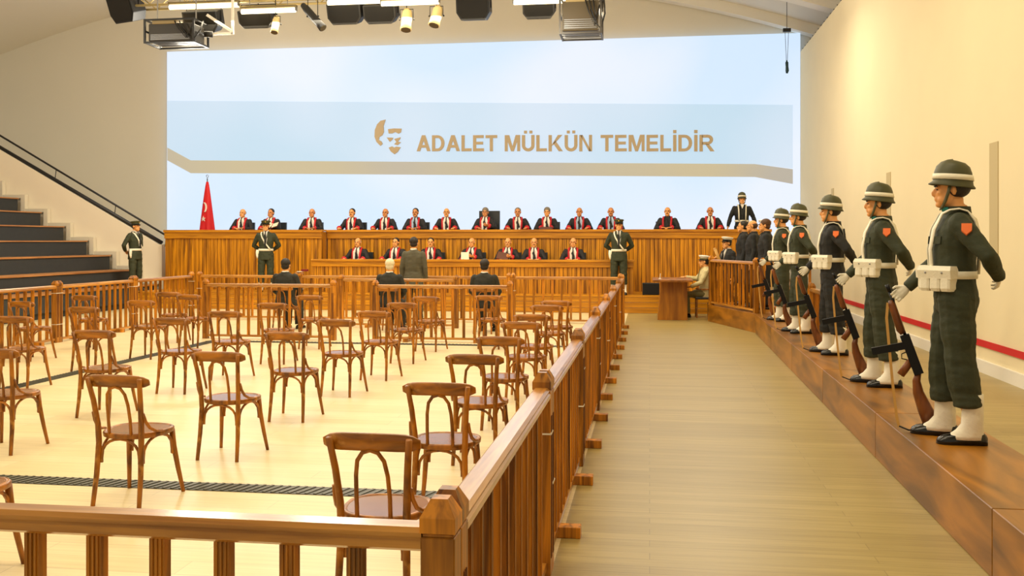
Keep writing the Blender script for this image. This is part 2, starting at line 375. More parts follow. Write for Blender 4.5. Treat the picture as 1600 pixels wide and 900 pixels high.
# parapet closing the tribune at its far end: stepped pale border, sloping cap
pts = [(-18.6, 0.0), (-12.95, 0.0), (-12.95, 1.60), (-13.05, 1.60), (-18.6, 4.70)]
struct('wall_parapet', MB().prism_y(pts, 24.15, 24.4).mesh('wall_parapet', plain('parapet_plaster', rgb(240, 230, 208), 0.85)), 'sloping pale parapet at the end of the tribune')
mb = MB()
for j in range(-1, 8):
    X = -13.6 - 0.67*j; z = 0.93 + 0.385*j
    mb.box((X+0.05, 24.06, z-0.14), (0.12, 0.14, 0.47)); mb.box((X-0.335, 24.065, z+0.05), (0.65, 0.13, 0.094))
struct('trim_3', mb.mesh('stepped_trim', plain('pale_grey_trim', rgb(222, 214, 194), 0.8)), 'pale stepped border along the tribune')
def handrail(name, label, a, b, y, r, ny):
    t = thing(name, label, 'handrail', (a[0], y, a[1]))
    A = Vector((0, 0, 0)); B = Vector((b[0]-a[0], 0, b[1]-a[1]))
    part('rail_bar', MB().tube([A, B], r, 8).mesh('rail_bar', M_BLACK, True), t)
    me = MB().tube([(0, 0, 0), (0, ny*0.3, -0.10), (0, ny, -0.30)], 0.012, 6).mesh('bracket', M_BLACK)
    for q in (0.12, 0.42, 0.72, 0.97): part('bracket', me, t, A.lerp(B, q))
handrail('handrail', 'thick dark handrail capping the parapet', (-18.5, 4.68), (-13.0, 1.64), 24.25, 0.055, 0.0)
handrail('handrail', 'thin dark upper handrail running above the parapet cap', (-18.6, 5.05), (-12.75, 1.74), 24.34, 0.028, -0.06)

# ------------------------------------------------------------------ floor grates
def grate(label, cx, cy, lx, ly):
    t = thing('floor_grate', label, 'grate', (cx, cy, 0), group='dark grates in the floor')
    part('frame', MB().box((0, 0, 0.002), (lx, ly, 0.004)).mesh('frame', M_GRATE), t)
    mb = MB(); n = int(max(lx, ly)/0.06)
    for i in range(n):
        q = -max(lx, ly)/2 + (i+0.5)*max(lx, ly)/n
        if lx > ly: mb.bar((q-0.03, -ly/2+0.01, 0.006), (q+0.03, ly/2-0.01, 0.006), 0.022, 0.006)
        else: mb.bar((-lx/2+0.01, q-0.03, 0.006), (lx/2-0.01, q+0.03, 0.006), 0.022, 0.006)
    part('slat', mb.mesh('slats', plain('grate_slat', rgb(88, 86, 70), 0.45)), t, kind='stuff')
grate('dark floor grate crossing behind the nearest railing', -3.9, 6.26, 6.6, 0.2)
grate('dark floor grate running away on the left between chairs', -7.3, 10.8, 0.2, 8.88)
grate('dark floor grate crossing in front of the dock railings', -4.3, 15.36, 6.2, 0.2)

# ------------------------------------------------------------------ soldiers' platform and dock platform
def edgeX(y): return 1.62 + 0.0165*y
def plat_seg(y0, y1, label):
    g = 0.004
    poly = [(edgeX(y0+g), y0+g), (edgeX(y0+g)+0.6, y0+g), (edgeX(y1-g)+0.6, y1-g), (edgeX(y1-g), y1-g)]
    me = MB().prism(poly, 0.0, 0.354).mesh('platform_box', M_STAGE, bevel=0.004)
    o = part('platform_box', me); tag(o, label, 'platform', 'wooden platform boxes under the soldiers')
segs = [0.2, 2.5, 5.12, 7.84, 10.4, 12.9, 15.4, 18.15]
nm = ['first wooden platform box, nearest the camera beside the wall', 'second wooden platform box, at the lower right corner', 'wooden platform box under the nearest soldier', 'wooden platform box under the second soldier', 'wooden platform box under the soldier in black', 'wooden platform box under the fourth soldier', 'wooden platform box under the farthest soldier, joining the dock']
for i in range(7): plat_seg(segs[i], segs[i+1], nm[i])
me = MB().prism([(1.92, 18.16), (3.6, 18.16), (3.6, 21.4), (1.25, 21.4), (1.22, 20.62)], 0.0, 0.354).mesh('dock_platform', M_STAGE, bevel=0.004)
tag(part('dock_platform', me), 'angled wooden platform carrying the dock railing', 'platform')

# ------------------------------------------------------------------ judges' benches
def cladding(w, h, pw=0.105):
    mb = MB(); n = max(1, round(w/pw)); p = w/n
    for i in range(n):
        mb.box((-w/2+(i+0.5)*p, random.uniform(-0.004, 0.004), h/2), (p-0.012, 0.03, h))
    return mb
def bench(name, label, x0, x1, yf, z0, z1, depth, trim, ends=(True, True)):
    cx = (x0+x1)/2; w = x1-x0
    t = thing(name, label, 'bench', (cx, yf, z0)); h = z1-z0
    part('carcass', MB().box((0, 0.05, (h-trim)/2), (w-0.02, 0.04, h-trim)).mesh('carcass', plain('bench_shadow_gap', rgb(92, 50, 12), 0.6)), t)
    part('plank_cladding', cladding(w, h-trim).mesh('plank_cladding', M_BENCH), t, (0, 0.015, 0), kind='stuff')
    part('trim_board', MB().box((0, 0.0, h-trim*0.66), (w+0.02, 0.07, trim*0.78)).mesh('trim_board', M_BENCHH, bevel=0.006), t)
    part('trim_lip', MB().box((0, -0.012, h-trim*0.16), (w+0.05, 0.10, trim*0.30)).mesh('trim_lip', M_BENCHH, bevel=0.006), t)
    part('desktop', MB().box((0, depth/2, h-0.02), (w, depth-0.1, 0.04)).mesh('desktop', M_BENCHH), t)
    me = MB().box((0, depth/2, (h-0.05)/2), (0.04, depth-0.14, h-0.05)).mesh('end_panel', M_BENCH)
    for k, s in enumerate((-1, 1)):
        if ends[k]: part('end_panel', me, t, (s*(w/2-0.03), 0, 0))
    return t
plinth = thing('bench_plinth', 'long planked plinth under the judges benches', 'plinth', (-5.0, 22.6, 0))
part('top_board', MB().box((0.1, 0.9, 0.40), (15.7, 1.8, 0.04)).mesh('top_board', M_BENCHH), plinth)
for k in range(3): part('front_plank', MB().box((0.1, 0.03, 0.065+0.125*k), (15.66, 0.04, 0.118)).mesh('front_plank', M_BENCHH), plinth)
me = MB().box((0, 0.9, 0.19), (0.05, 1.7, 0.38)).mesh('end_panel', M_BENCHH)
for x in (-7.7, 7.9): part('end_panel', me, plinth, (x, 0, 0))
podium = thing('judges_podium', 'raised wooden deck behind the upper judges bench', 'platform', (-5.0, 26.1, 0))
part('deck', MB().box((-0.1, 0, 1.17), (15.6, 2.5, 0.10)).mesh('deck', M_BENCHH), podium)
for x in (-7.7, -2.6, 2.5, 7.5): part('support_wall', MB().box((x, 0.1, 0.56), (0.2, 1.8, 1.12)).mesh('support_wall', M_BENCHH), podium)
bench('judges_bench', 'left projecting end of the tall upper judges bench', -12.72, -8.40, 23.9, 0.42, 1.985, 0.62, 0.22)
bench('judges_bench', 'long tall upper judges bench of upright planks', -8.38, 2.95, 24.3, 0.42, 1.985, 0.55, 0.22)
bench('clerks_bench', 'low front bench of upright planks below the upper bench', -8.35, -0.38, 23.05, 0.42, 1.235, 0.5, 0.17)
# ================================================================== railings
POST = {}
def rail_meshes():
    if POST: return POST
    # post: square shaft with flutes, necking, chamfered cap
    a = 0.045
    sq = lambda r, z: [(-r, -r, z), (r, -r, z), (r, r, z), (-r, r, z)]
    mb = MB().rings([sq(a, 0), sq(a, 0.935)])
    mb.box((0, 0, 0.94), (0.082, 0.082, 0.012))
    POST['post'] = mb.mesh('post', M_FENCE, bevel=0.003)
    POST['cap'] = MB().rings([sq(a+.002, 0.946), sq(a+.002, 0.985), sq(a*0.62, 1.02), sq(a*0.5, 1.03)]).mesh('post_cap', M_FENCE)
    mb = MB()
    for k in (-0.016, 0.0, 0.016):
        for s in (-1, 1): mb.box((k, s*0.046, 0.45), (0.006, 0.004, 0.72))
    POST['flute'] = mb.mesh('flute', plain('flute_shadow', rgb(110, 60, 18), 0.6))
    mb = MB().box((0, 0, 0.48), (0.044, 0.036, 0.83))
    for k in (-0.0125, 0.0, 0.0125): mb.box((k, -0.0195, 0.48), (0.0055, 0.006, 0.83)); mb.box((k, 0.0195, 0.48), (0.0055, 0.006, 0.83))
    POST['picket'] = mb.mesh('picket', M_FENCE)
    POST['foot'] = MB().box((0, 0, 0.032), (0.085, 0.30, 0.064)).mesh('foot', M_FENCE, bevel=0.003)
    POST['tie'] = MB().rings([sq(0.05, 0), sq(0.05, 0.008)]).mesh('cable_tie', M_TIE)
    return POST
def railing(label, a, b, base=0.0, feet=True, ties=(), group='turned wooden railing panels', n=None):
    """one railing panel from a to b: own posts, handrail, bottom rail, pickets"""
    P = rail_meshes(); a = Vector((a[0], a[1], base)); b = Vector((b[0], b[1], base)); d = b-a; L = d.length
    t = thing('railing_panel', label, 'railing', a, math.atan2(d.y, d.x), group)
    for x in (0.046, L-0.046):
        p = part('post', P['post'], t, (x, 0, 0)); part('post_cap', P['cap'], p)
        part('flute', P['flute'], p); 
        for z in ties: part('cable_tie', P['tie'], p, (0, 0, z))
    mb = MB()
    prof = [(-0.045, 0.905), (-0.03, 0.895), (0.03, 0.895), (0.045, 0.905), (0.045, 0.925), (0.038, 0.932), (0.042, 0.945), (0.03, 0.957), (-0.03, 0.957), (-0.042, 0.945), (-0.038, 0.932), (-0.045, 0.925)]
    mb.rings([[(x, y, z) for y, z in prof] for x in (0.09, L-0.09)])
    part('handrail', mb.mesh('handrail', M_RAIL), t)
    part('bottom_rail', MB().box((L/2, 0, 0.055), (L-0.18, 0.05, 0.035)).mesh('bottom_rail', M_RAIL), t)
    n = n or max(2, round((L-0.18)/0.19)-1); sp = (L-0.18)/(n+1)
    for i in range(n): part('picket', P['picket'], t, (0.09+sp*(i+1), 0, 0))
    if feet:
        for x in (L*0.25, L*0.75): part('foot', P['foot'], t, (x, 0, 0))
    return t
RX = -0.54
nth = ['first', 'second', 'third', 'fourth', 'fifth', 'sixth', 'seventh', 'eighth']
for k in range(7):
    railing('wooden railing panel along the walkway, %s from the camera' % nth[k], (RX, 2.51+2.4*k), (RX, 4.91+2.4*k), ties=(0.45,) if k % 2 else (0.72,))
railing('nearest wooden railing panel crossing the bottom left of the view', (-2.894, 2.46), (-0.494, 2.46))
for k in range(4):
    railing('wooden railing panel in front of the tribune, %s from the far corner' % nth[k], (-9.8, 17.2-2.4*k), (-9.8, 19.6-2.4*k), ties=(0.3, 0.82))
for k in range(4):
    railing('wooden railing panel before the judges benches, %s from the left corner' % nth[k], (-9.75+2.3*k, 19.75), (-7.45+2.3*k, 19.75), ties=(0.66,), feet=False)
railing('wooden railing panel in front of the dark-haired seated man', (-7.7, 15.8), (-5.3, 15.8))
railing('wooden railing panel in front of the white-haired seated man', (-4.65, 15.8), (-2.25, 15.8))
railing('wooden railing panel just behind the three seated men', (-6.07, 18.3), (-3.67, 18.3))
# dock railing on the angled platform
railing('dark wooden dock railing panel facing the walkway', (1.27, 20.60), (1.97, 18.24), 0.354, False, n=11)
railing('dock railing panel turning towards the wall beside the black coats', (2.02, 18.21), (3.2, 18.21), 0.354, False)
edge2 = lambda y: edgeX(y)+0.66
railing('railing panel behind the two farthest soldiers', (edge2(18.1), 18.1), (edge2(15.8), 15.8), 0.0, False)
railing('railing panel behind the soldier in black', (edge2(15.7), 15.7), (edge2(13.4), 13.4), 0.0, False)

# ================================================================== bentwood chairs
def arc_pts(a, b, h, n=9, bulge=1.0):
    """inverted U from a to b rising h, in the plane of a, b and up"""
    a = Vector(a); b = Vector(b); out = []
    for i in range(n):
        q = PI*i/(n-1); u = (1-math.cos(q))/2
        out.append(a.lerp(b, u) + Vector((0, 0, h*math.sin(q)**0.75 if 0 < i < n-1 else 0)))
    return out
CH = {}
def chair_meshes():
    # chair faces +Y, origin on the floor under the seat centre
    sl = 0.155; st = 0.185
    def stile(s):
        return MB().tube([(s*0.165, -0.235, 0), (s*0.158, -0.205, 0.2), (s*0.152, -0.19, 0.40), (s*0.156, -0.195, 0.52), (s*0.168, -0.225, 0.68), (s*st, -0.262, 0.825)],
                         [0.0145, 0.0175, 0.019, 0.0185, 0.017, 0.0155], 8, ref=(1, 0, 0))
    CH['stile'] = [stile(s).mesh('back_leg', M_CHAIR, True) for s in (-1, 1)]
    def fleg(s):
        return MB().tube([(s*0.205, 0.215, 0), (s*0.185, 0.185, 0.16), (s*0.168, 0.158, 0.32), (s*0.16, 0.148, 0.435)], [0.013, 0.016, 0.0185, 0.0195], 8, ref=(1, 0, 0))
    CH['fleg'] = [fleg(s).mesh('front_leg', M_CHAIR, True) for s in (-1, 1)]
    def seat_ring(r, z, n=28):
        out = []
        for k in range(n):
            q = 2*PI*k/n; c, s_ = math.cos(q), math.sin(q)
            e = 2.6
            x = r*math.copysign(abs(c)**(2/e), c); y = r*math.copysign(abs(s_)**(2/e), s_)
            out.append((x*(1+0.10*y/r), y, z))
        return out
    CH['rim'] = MB().rings([seat_ring(0.192, 0.425), seat_ring(0.204, 0.432), seat_ring(0.206, 0.455), seat_ring(0.199, 0.463), seat_ring(0.184, 0.463), seat_ring(0.180, 0.456)]).mesh('seat_rim', M_CHAIR, True)
    CH['seat'] = MB().rings([seat_ring(0.181, 0.452), seat_ring(0.181, 0.459), seat_ring(0.10, 0.4575), seat_ring(0.02, 0.457)]).mesh('seat', M_SEAT)
    # top rail: curved board, rounded ends, on the sitter side of the stiles
    mb = MB(); rings = []
    n = 15
    for i in range(n):
        u = -1 + 2*i/(n-1); x = 0.225*u
        y = -0.247 + 0.030*u*u
        e = (1-abs(u)**8)
        h = 0.040*(0.45+0.55*e); zc = 0.800 + 0.008*(1-u*u)
        w = 0.0095*(0.7+0.3*e); lean = 0.012
        rings.append([(x, y-w+lean*0.5, zc-h), (x, y+w+lean*0.5, zc-h), (x, y+w+0.002, zc), (x, y+w-lean*0.5, zc+h*0.92), (x, y, zc+h), (x, y-w-lean*0.5, zc+h*0.92), (x, y-w-0.002, zc)])
    CH['rail'] = mb.rings(rings).mesh('top_rail', M_CHAIRRAIL, True)
    # hoop inside the back
    CH['hoop'] = MB().tube([(-0.078, -0.188, 0.452), (-0.078, -0.198, 0.55), (-0.074, -0.216, 0.65), (-0.062, -0.234, 0.72), (-0.036, -0.240, 0.758), (0, -0.243, 0.770),
                            (0.036, -0.240, 0.758), (0.062, -0.232, 0.72), (0.074, -0.216, 0.65), (0.078, -0.198, 0.55), (0.078, -0.188, 0.452)], 0.0105, 8, ref=(0, 1, 0)).mesh('back_hoop', M_CHAIR, True)
    def brace(s):
        return MB().tube([(s*0.180, -0.212, 0.60), (s*0.183, -0.190, 0.545), (s*0.190, -0.155, 0.500), (s*0.200, -0.105, 0.473), (s*0.209, -0.04, 0.462)], [0.009, 0.0105, 0.0105, 0.0105, 0.0085], 8, ref=(1, 0, 0)).mesh('hip_brace', M_CHAIR, True)
    CH['brace'] = [brace(s) for s in (-1, 1)]
    def arch(a, b, h): return MB().tube([Vector(a)+Vector((0, 0, -0.03))] + arc_pts(a, b, h, 11) + [Vector(b)+Vector((0, 0, -0.03))], 0.0095, 7, ref=((0, 1, 0) if abs(a[1]-b[1]) < 0.05 else (1, 0, 0))).mesh('leg_arch', M_CHAIR, True)
    CH['arch'] = [arch((-0.135, -0.185, 0.30), (0.135, -0.185, 0.30), 0.125), arch((-0.15, 0.165, 0.30), (0.15, 0.165, 0.30), 0.125),
                  arch((-0.150, -0.165, 0.30), (-0.165, 0.150, 0.30), 0.125), arch((0.150, -0.165, 0.30), (0.165, 0.150, 0.30), 0.125)]
chair_meshes()
def chair(label, x, y, rz=0.0, group='bentwood chairs in rows'):
    t = thing('bentwood_chair', label, 'chair', (x, y, 0), rz, group)
    for i in range(2):
        part('back_leg', CH['stile'][i], t); part('front_leg', CH['fleg'][i], t); part('hip_brace', CH['brace'][i], t)
    s = part('seat_rim', CH['rim'], t); part('seat', CH['seat'], t, label='polished greyish brown seat panel')
    part('top_rail', CH['rail'], t); part('back_hoop', CH['hoop'], t)
    for m in CH['arch']: part('leg_arch', m, t)
    return t
COLS = [  # rail positions measured on the floor plan: (column description, [(x, y, turn in degrees)...] from near to far)
    ('in the row beside the walkway railing', [(-1.22, 4.11, -2), (-1.26, 5.64, 0), (-1.30, 7.09, -2), (-1.31, 8.44, -4), (-1.32, 9.99, -5), (-1.34, 11.04, -4), (-1.34, 12.65, -3), (-1.31, 13.60, -3)]),
    ('in the second row from the walkway railing', [(-3.45, 4.15, 4), (-3.35, 5.67, -4), (-3.29, 6.98, -3), (-3.37, 8.57, 0), (-3.37, 10.03, -3), (-3.30, 11.27, -5), (-3.37, 12.88, -4), (-3.37, 14.33, -6)]),
    ('in the third row from the walkway railing', [(-5.18, 6.92, 3), (-5.27, 8.49, 0), (-5.25, 9.96, 0), (-5.12, 11.01, 2), (-5.14, 12.56, 2), (-5.28, 14.40, 0)]),
    ('in the fourth row from the walkway railing', [(-7.16, 9.93, 6), (-7.26, 11.49, 0), (-7.21, 12.83, -3), (-7.21, 14.30, -6)]),
    ('in the row beside the tribune railing', [(-8.74, 12.38, -8), (-8.77, 13.90, 0), (-7.95, 14.96, 4)])]
for cd, lst in COLS:
    for i, (x, y, r) in enumerate(lst):
        chair('brown bentwood chair, %s from the camera %s' % (nth[i], cd), x, y+0.26, math.radians(r))
chair('brown bentwood chair standing alone close to the dock railing', -2.48, 15.05, math.radians(-4))
for x, y, lb in ((-6.82, 17.12, 'bentwood chair under the dark-haired man seated left'), (-4.80, 17.16, 'bentwood chair under the white-haired seated man'), (-3.01, 17.18, 'bentwood chair under the seated man on the right'), (-4.9, 18.52, 'bentwood chair behind the standing man in grey')):
    chair(lb, x, y+0.26, 0, 'bentwood chairs in the dock')
# ================================================================== people
M_SKIN = plain('skin_warm', rgb(230, 164, 100), 0.5, noise=0.06, nscale=20)
M_SKIN2 = plain('skin_tan', rgb(208, 140, 86), 0.5, noise=0.06, nscale=20)
M_HAIRD = plain('hair_dark', rgb(34, 26, 20), 0.6, noise=0.3, nscale=40, bump=0.4, bscale=90)
M_HAIRG = plain('hair_grey', rgb(128, 118, 104), 0.7, noise=0.3, nscale=40, bump=0.4, bscale=90)
M_HAIRW = plain('hair_white', rgb(226, 214, 180), 0.7, noise=0.15, nscale=40, bump=0.4, bscale=90)
M_HAIRB = plain('hair_brown', rgb(84, 52, 26), 0.6, noise=0.3, nscale=40, bump=0.4, bscale=90)
M_EYE = plain('eye_dark', rgb(24, 18, 14), 0.25)
M_GREEN = plain('olive_green_cloth', rgb(50, 56, 36), 0.75, noise=0.18, nscale=9, bump=0.5, bscale=14)
M_NAVY = plain('black_cloth', rgb(26, 27, 27), 0.75, noise=0.2, nscale=9, bump=0.5, bscale=14)
M_ROBE = plain('black_robe', rgb(24, 21, 24), 0.7, noise=0.2, nscale=8, bump=0.5, bscale=12)
M_SUIT = plain('grey_suit', rgb(84, 80, 62), 0.8, noise=0.12, nscale=10, bump=0.4, bscale=12)
M_SUITD = plain('dark_suit', rgb(40, 40, 34), 0.8, noise=0.15, nscale=10, bump=0.4, bscale=12)
M_CREAM = plain('cream_uniform', rgb(206, 192, 142), 0.75, noise=0.08, nscale=10, bump=0.4, bscale=12)
M_KHAKI = plain('khaki_trousers', rgb(120, 112, 70), 0.8, noise=0.1)
M_REDC = plain('red_collar', rgb(196, 24, 34), 0.6)
M_SHIRT = plain('white_shirt', rgb(236, 230, 218), 0.7)
M_BLUESH = plain('pale_blue_shirt', rgb(170, 190, 214), 0.7)
M_STRAP = plain('white_webbing', rgb(240, 234, 214), 0.6, bump=0.15, bscale=60)
M_GAITER = plain('white_canvas', rgb(242, 236, 218), 0.7, bump=0.4, bscale=16)
M_SHOE = plain('black_leather', rgb(16, 15, 14), 0.22)
M_HELM = plain('helmet_green', rgb(74, 74, 44), 0.5, noise=0.12, nscale=12)
M_TEAL = plain('teal_tab', rgb(16, 140, 140), 0.5)
M_ORANGE = plain('orange_patch', rgb(232, 112, 42), 0.6)
M_LEATHER = plain('dark_chair_leather', rgb(38, 42, 46), 0.4)
M_GUNW = wood('gun_stock_wood', rgb(134, 74, 28), rgb(84, 42, 14), (20, 20, 4), 0.35, 0.05)
M_GUNM = plain('gun_metal', rgb(30, 30, 32), 0.35, 0.6)
M_SLING = plain('tan_sling', rgb(206, 158, 84), 0.6)
M_PAPER = plain('paper', rgb(232, 222, 196), 0.8)

def hand_mb(wr, u, n, side, curl=18, spread=1.0):
    """five fingers: wr wrist, u finger direction, n palm normal, side +1/-1 puts the thumb"""
    wr = Vector(wr); u = Vector(u).normalized(); n = Vector(n); n = (n - u*n.dot(u)).normalized(); w = u.cross(n)*side
    mb = MB()
    mb.tube([wr-u*0.03, wr, wr+u*0.03, wr+u*0.065, wr+u*0.092], [(0.025, 0.021), (0.026, 0.018), (0.036, 0.017), (0.041, 0.015), (0.039, 0.012)], 10, ref=n)
    for k, (off, ln) in enumerate(((0.031, 0.070), (0.0105, 0.080), (-0.0105, 0.074), (-0.031, 0.058))):
        p = wr + u*0.085 + w*off; d = (u + w*off*2.2*spread).normalized(); pts = [p - d*0.012, p]; a = 0
        for sgm in (0.44, 0.32, 0.24):
            a += math.radians(curl); dd = d*math.cos(a) + n*math.sin(a); p = p + dd*(ln*sgm); pts.append(p)
        mb.tube(pts, [0.0092, 0.0095, 0.0088, 0.0082, 0.0066], 7, ref=w)
    p = wr + u*0.025 + w*0.028; d = (u*0.75 + w*0.6 + n*0.25).normalized(); q = p + d*0.042; d2 = (u*0.85 + w*0.12 + n*(0.2+curl/60)).normalized()
    mb.tube([p - d*0.01, p, q, q + d2*0.030], [0.012, 0.0125, 0.0105, 0.0075], 7, ref=n)
    return mb
def head_mb(mb, c, sc=1.0):
    c = Vector(c); E = lambda p, r, rot=None: mb.ell(c+Vector(p)*sc, [q*sc for q in r], 16, 11, rot)
    E((0, 0.014, 0.034), (0.075, 0.094, 0.084)); E((0, -0.030, -0.040), (0.060, 0.062, 0.076)); E((0, -0.068, -0.094), (0.028, 0.026, 0.022))
    E((0.038, -0.05, -0.062), (0.026, 0.034, 0.034)); E((-0.038, -0.05, -0.062), (0.026, 0.034, 0.034))
    for s in (-1, 1):
        E((s*0.040, -0.066, -0.018), (0.022, 0.022, 0.02)); E((s*0.079, 0.012, -0.006), (0.010, 0.019, 0.032), (0, s*0.2, -s*0.3))
        E((s*0.026, -0.080, 0.024), (0.026, 0.013, 0.009))
    T = lambda pts, r: mb.tube([c+Vector(p)*sc for p in pts], [q*sc for q in r], 8, ref=(0, 1, 0))
    T([(0, -0.078, 0.020), (0, -0.094, 0.004), (0, -0.108, -0.018), (0, -0.108, -0.030), (0, -0.085, -0.034)], [0.009, 0.010, 0.014, 0.013, 0.008])
    E((0, -0.090, -0.054), (0.023, 0.011, 0.006)); E((0, -0.088, -0.066), (0.020, 0.012, 0.007))
    mb.tube([c+Vector((0, 0.022, -0.05))*sc, c+Vector((0, 0.024, -0.11))*sc, c+Vector((0, 0.022, -0.17))*sc], [0.056, 0.055, 0.066], 12, ref=(0, 1, 0))
HEADZ = 1.638; HEADY = -0.022
POSES = {}
def limb(mb, a, b, c, r, add=0.0, n=10, ref=(0, 1, 0.05), mid=None):
    """two-segment tapering limb a-b-c"""
    a, b, c = Vector(a), Vector(b), Vector(c)
    pts = [a, a.lerp(b, 0.5), b + (a-b)*0.06, b + (c-b)*0.08, b.lerp(c, 0.35), b.lerp(c, 0.75), c]
    rr = [r[0], r[0]*0.5+r[1]*0.5+0.004, r[1], r[1], r[1]*0.72+r[2]*0.28+0.004, r[1]*0.3+r[2]*0.7, r[2]]
    mb.tube(pts, [q+add for q in rr], n, ref=ref)
    mb.ell(b, (r[1]+add,)*3, 10, 7); mb.ell(a, (r[0]+add,)*3, 10, 7)
def pose(seated=False, L=None, R=None, lean=0.0, feet=None):
    """joints; person faces -Y, right hand is -X.  L/R: (elbow, wrist, hand dir, palm normal, curl)"""
    dz = 0.41 if seated else 0.0
    J = dict(dz=dz, seated=seated)
    if seated:
        J['leg'] = {s: ((s*0.09, 0.0, 0.52), (s*0.11, -0.43, 0.51), (s*0.115, -0.40, 0.085)) for s in (-1, 1)}
    else:
        f = feet or 0.0
        J['leg'] = {s: ((s*0.094, 0.0, 0.93), (s*0.112, -0.015 + s*f*0.6, 0.50), (s*0.126, 0.025 + s*f, 0.085)) for s in (-1, 1)}
    side = lambda s: ((s*0.245, 0.03, 1.14-dz), (s*0.25, -0.03, 0.89-dz), (0, -0.12, -1), (-s, 0, 0), 14)
    J['arm'] = {1: L or side(1), -1: R or side(-1)}
    return J
def sh(J, s): return Vector((s*0.184, 0.012, 1.418-J['dz']))
def torso(mb, dz, secs, n=16):
    rings = []
    for z, rx, ry, cy in secs: rings.append([(rx*math.copysign(abs(math.cos(2*PI*k/n))**0.85, math.cos(2*PI*k/n)), cy+ry*math.sin(2*PI*k/n), z-dz) for k in range(n)])
    mb.rings(rings)
def body_mesh(key, J, hands=True):
    k2 = 'body_'+key
    if k2 in POSES: return POSES[k2]
    mb = MB(); dz = J['dz']
    torso(mb, dz, [(0.86, 0.12, 0.09, 0.01), (0.93, 0.16, 0.108, 0.01), (1.08, 0.138, 0.094, 0), (1.28, 0.158, 0.108, 0), (1.40, 0.17, 0.092, 0.008), (1.46, 0.12, 0.075, 0.015), (1.50, 0.07, 0.065, 0.02), (1.54, 0.055, 0.055, 0.022)])
    for s in (-1, 1):
        el, wr, u, n, cu = J['arm'][s]; limb(mb, sh(J, s), el, wr, (0.052, 0.038, 0.026))
        h, k, a = J['leg'][s]; limb(mb, h, k, a, (0.082, 0.055, 0.040))
        a = Vector(a); mb.tube([a+Vector((0, 0.045, -0.045)), a+Vector((0, -0.03, -0.045)), a+Vector((0, -0.09, -0.058)), a+Vector((0, -0.125, -0.064))], [(0.026, 0.030), (0.030, 0.032), (0.028, 0.018), (0.020, 0.010)], 10)
    head_mb(mb, (0, HEADY, HEADZ-dz))
    b = blob(mb, 0.0075, 'body', M_SKIN, 3)
    if hands:
        ms = [b]
        for s in (-1, 1):
            el, wr, u, n, cu = J['arm'][s]; ms.append(blob(hand_mb(wr, u, n, -s, cu), 0.0042, 'hand', None, 2))
        b2 = join_meshes('body', ms, M_SKIN); b = b2
    POSES[k2] = b; return b
def coat_mesh(key, J, add=0.0, hem=0.80, sleeve=0.0, mat=None, cuff=0.93, flare=0.0, collar=True):
    k2 = 'coat_%s_%.3f_%.2f_%.3f_%.2f' % (key, add, hem, sleeve, flare)
    if k2 in POSES: return POSES[k2]
    mb = MB(); dz = J['dz']; a = 0.022+add
    if J['seated']: hem = max(hem, 0.86)
    secs = [(hem, 0.165+a+flare, 0.112+a+flare*0.8, 0.01), (0.94, 0.166+a+flare*0.5, 0.112+a+flare*0.4, 0.008), (1.06, 0.146+a, 0.102+a, 0), (1.26, 0.165+a, 0.116+a, -0.002), (1.38, 0.184+a*0.8, 0.106+a*0.7, 0.006), (1.455, 0.160+a*0.6, 0.088+a*0.4, 0.015), (1.50, 0.078+a*0.3, 0.074, 0.02)]
    if collar: secs += [(1.525, 0.066, 0.066, 0.02)]
    torso(mb, dz, secs)
    for s in (-1, 1):
        el, wr, u, n, cu = J['arm'][s]; e = Vector(el); w = Vector(wr)
        limb(mb, sh(J, s), e, e.lerp(w, cuff), (0.058+add*0.5, 0.048+sleeve*0.4, 0.037+sleeve), 0.006)
    m = wrinkle(blob(mb, 0.011, 'coat', mat, 3), 0.0065, (7, 7, 13), len(POSES)*3.1); POSES[k2] = m; return m
def trousers_mesh(key, J, end=0.0, add=0.0, mat=None, blouse=False):
    k2 = 'trou_%s_%.2f_%.3f' % (key, end, add)
    if k2 in POSES: return POSES[k2]
    mb = MB(); dz = J['dz']; a = 0.014+add
    torso(mb, dz, [(0.84, 0.13+a, 0.10+a, 0.012), (0.93, 0.163+a, 0.112+a, 0.01), (1.05, 0.144+a, 0.10+a, 0.0)])
    for s in (-1, 1):
        h, k, an = [Vector(q) for q in J['leg'][s]]; e = k.lerp(an, 1-end)
        limb(mb, h, k, e, (0.090, 0.072, 0.068), a)
        if blouse:
            for q, r in ((0.06, 0.096), (0.22, 0.100), (0.40, 0.096), (0.58, 0.092)): mb.ell(e+(k-e)*q, (r, r, 0.026), 14, 7, (random.uniform(-.15, .15), random.uniform(-.15, .15), 0))
    m = wrinkle(blob(mb, 0.011, 'trousers', mat, 2), 0.008, (6, 6, 15), len(POSES)*2.3); POSES[k2] = m; return m
def shoe_mesh():
    if 'shoe' in POSES: return POSES['shoe']
    mb = MB()
    prof = []
    for y, w, h in ((0.085, 0.024, 0.06), (0.065, 0.038, 0.08), (0.0, 0.043, 0.095), (-0.07, 0.046, 0.085), (-0.13, 0.052, 0.07), (-0.18, 0.047, 0.06), (-0.208, 0.030, 0.042), (-0.218, 0.012, 0.02)):
        prof.append([(-w, y, 0.0), (w, y, 0.0), (w*1.02, y, h*0.35), (w*0.8, y, h*0.8), (0, y, h), (-w*0.8, y, h*0.8), (-w*1.02, y, h*0.35)])
    mb.rings(prof); POSES['shoe'] = mb.mesh('shoe', M_SHOE, True, 0); return POSES['shoe']
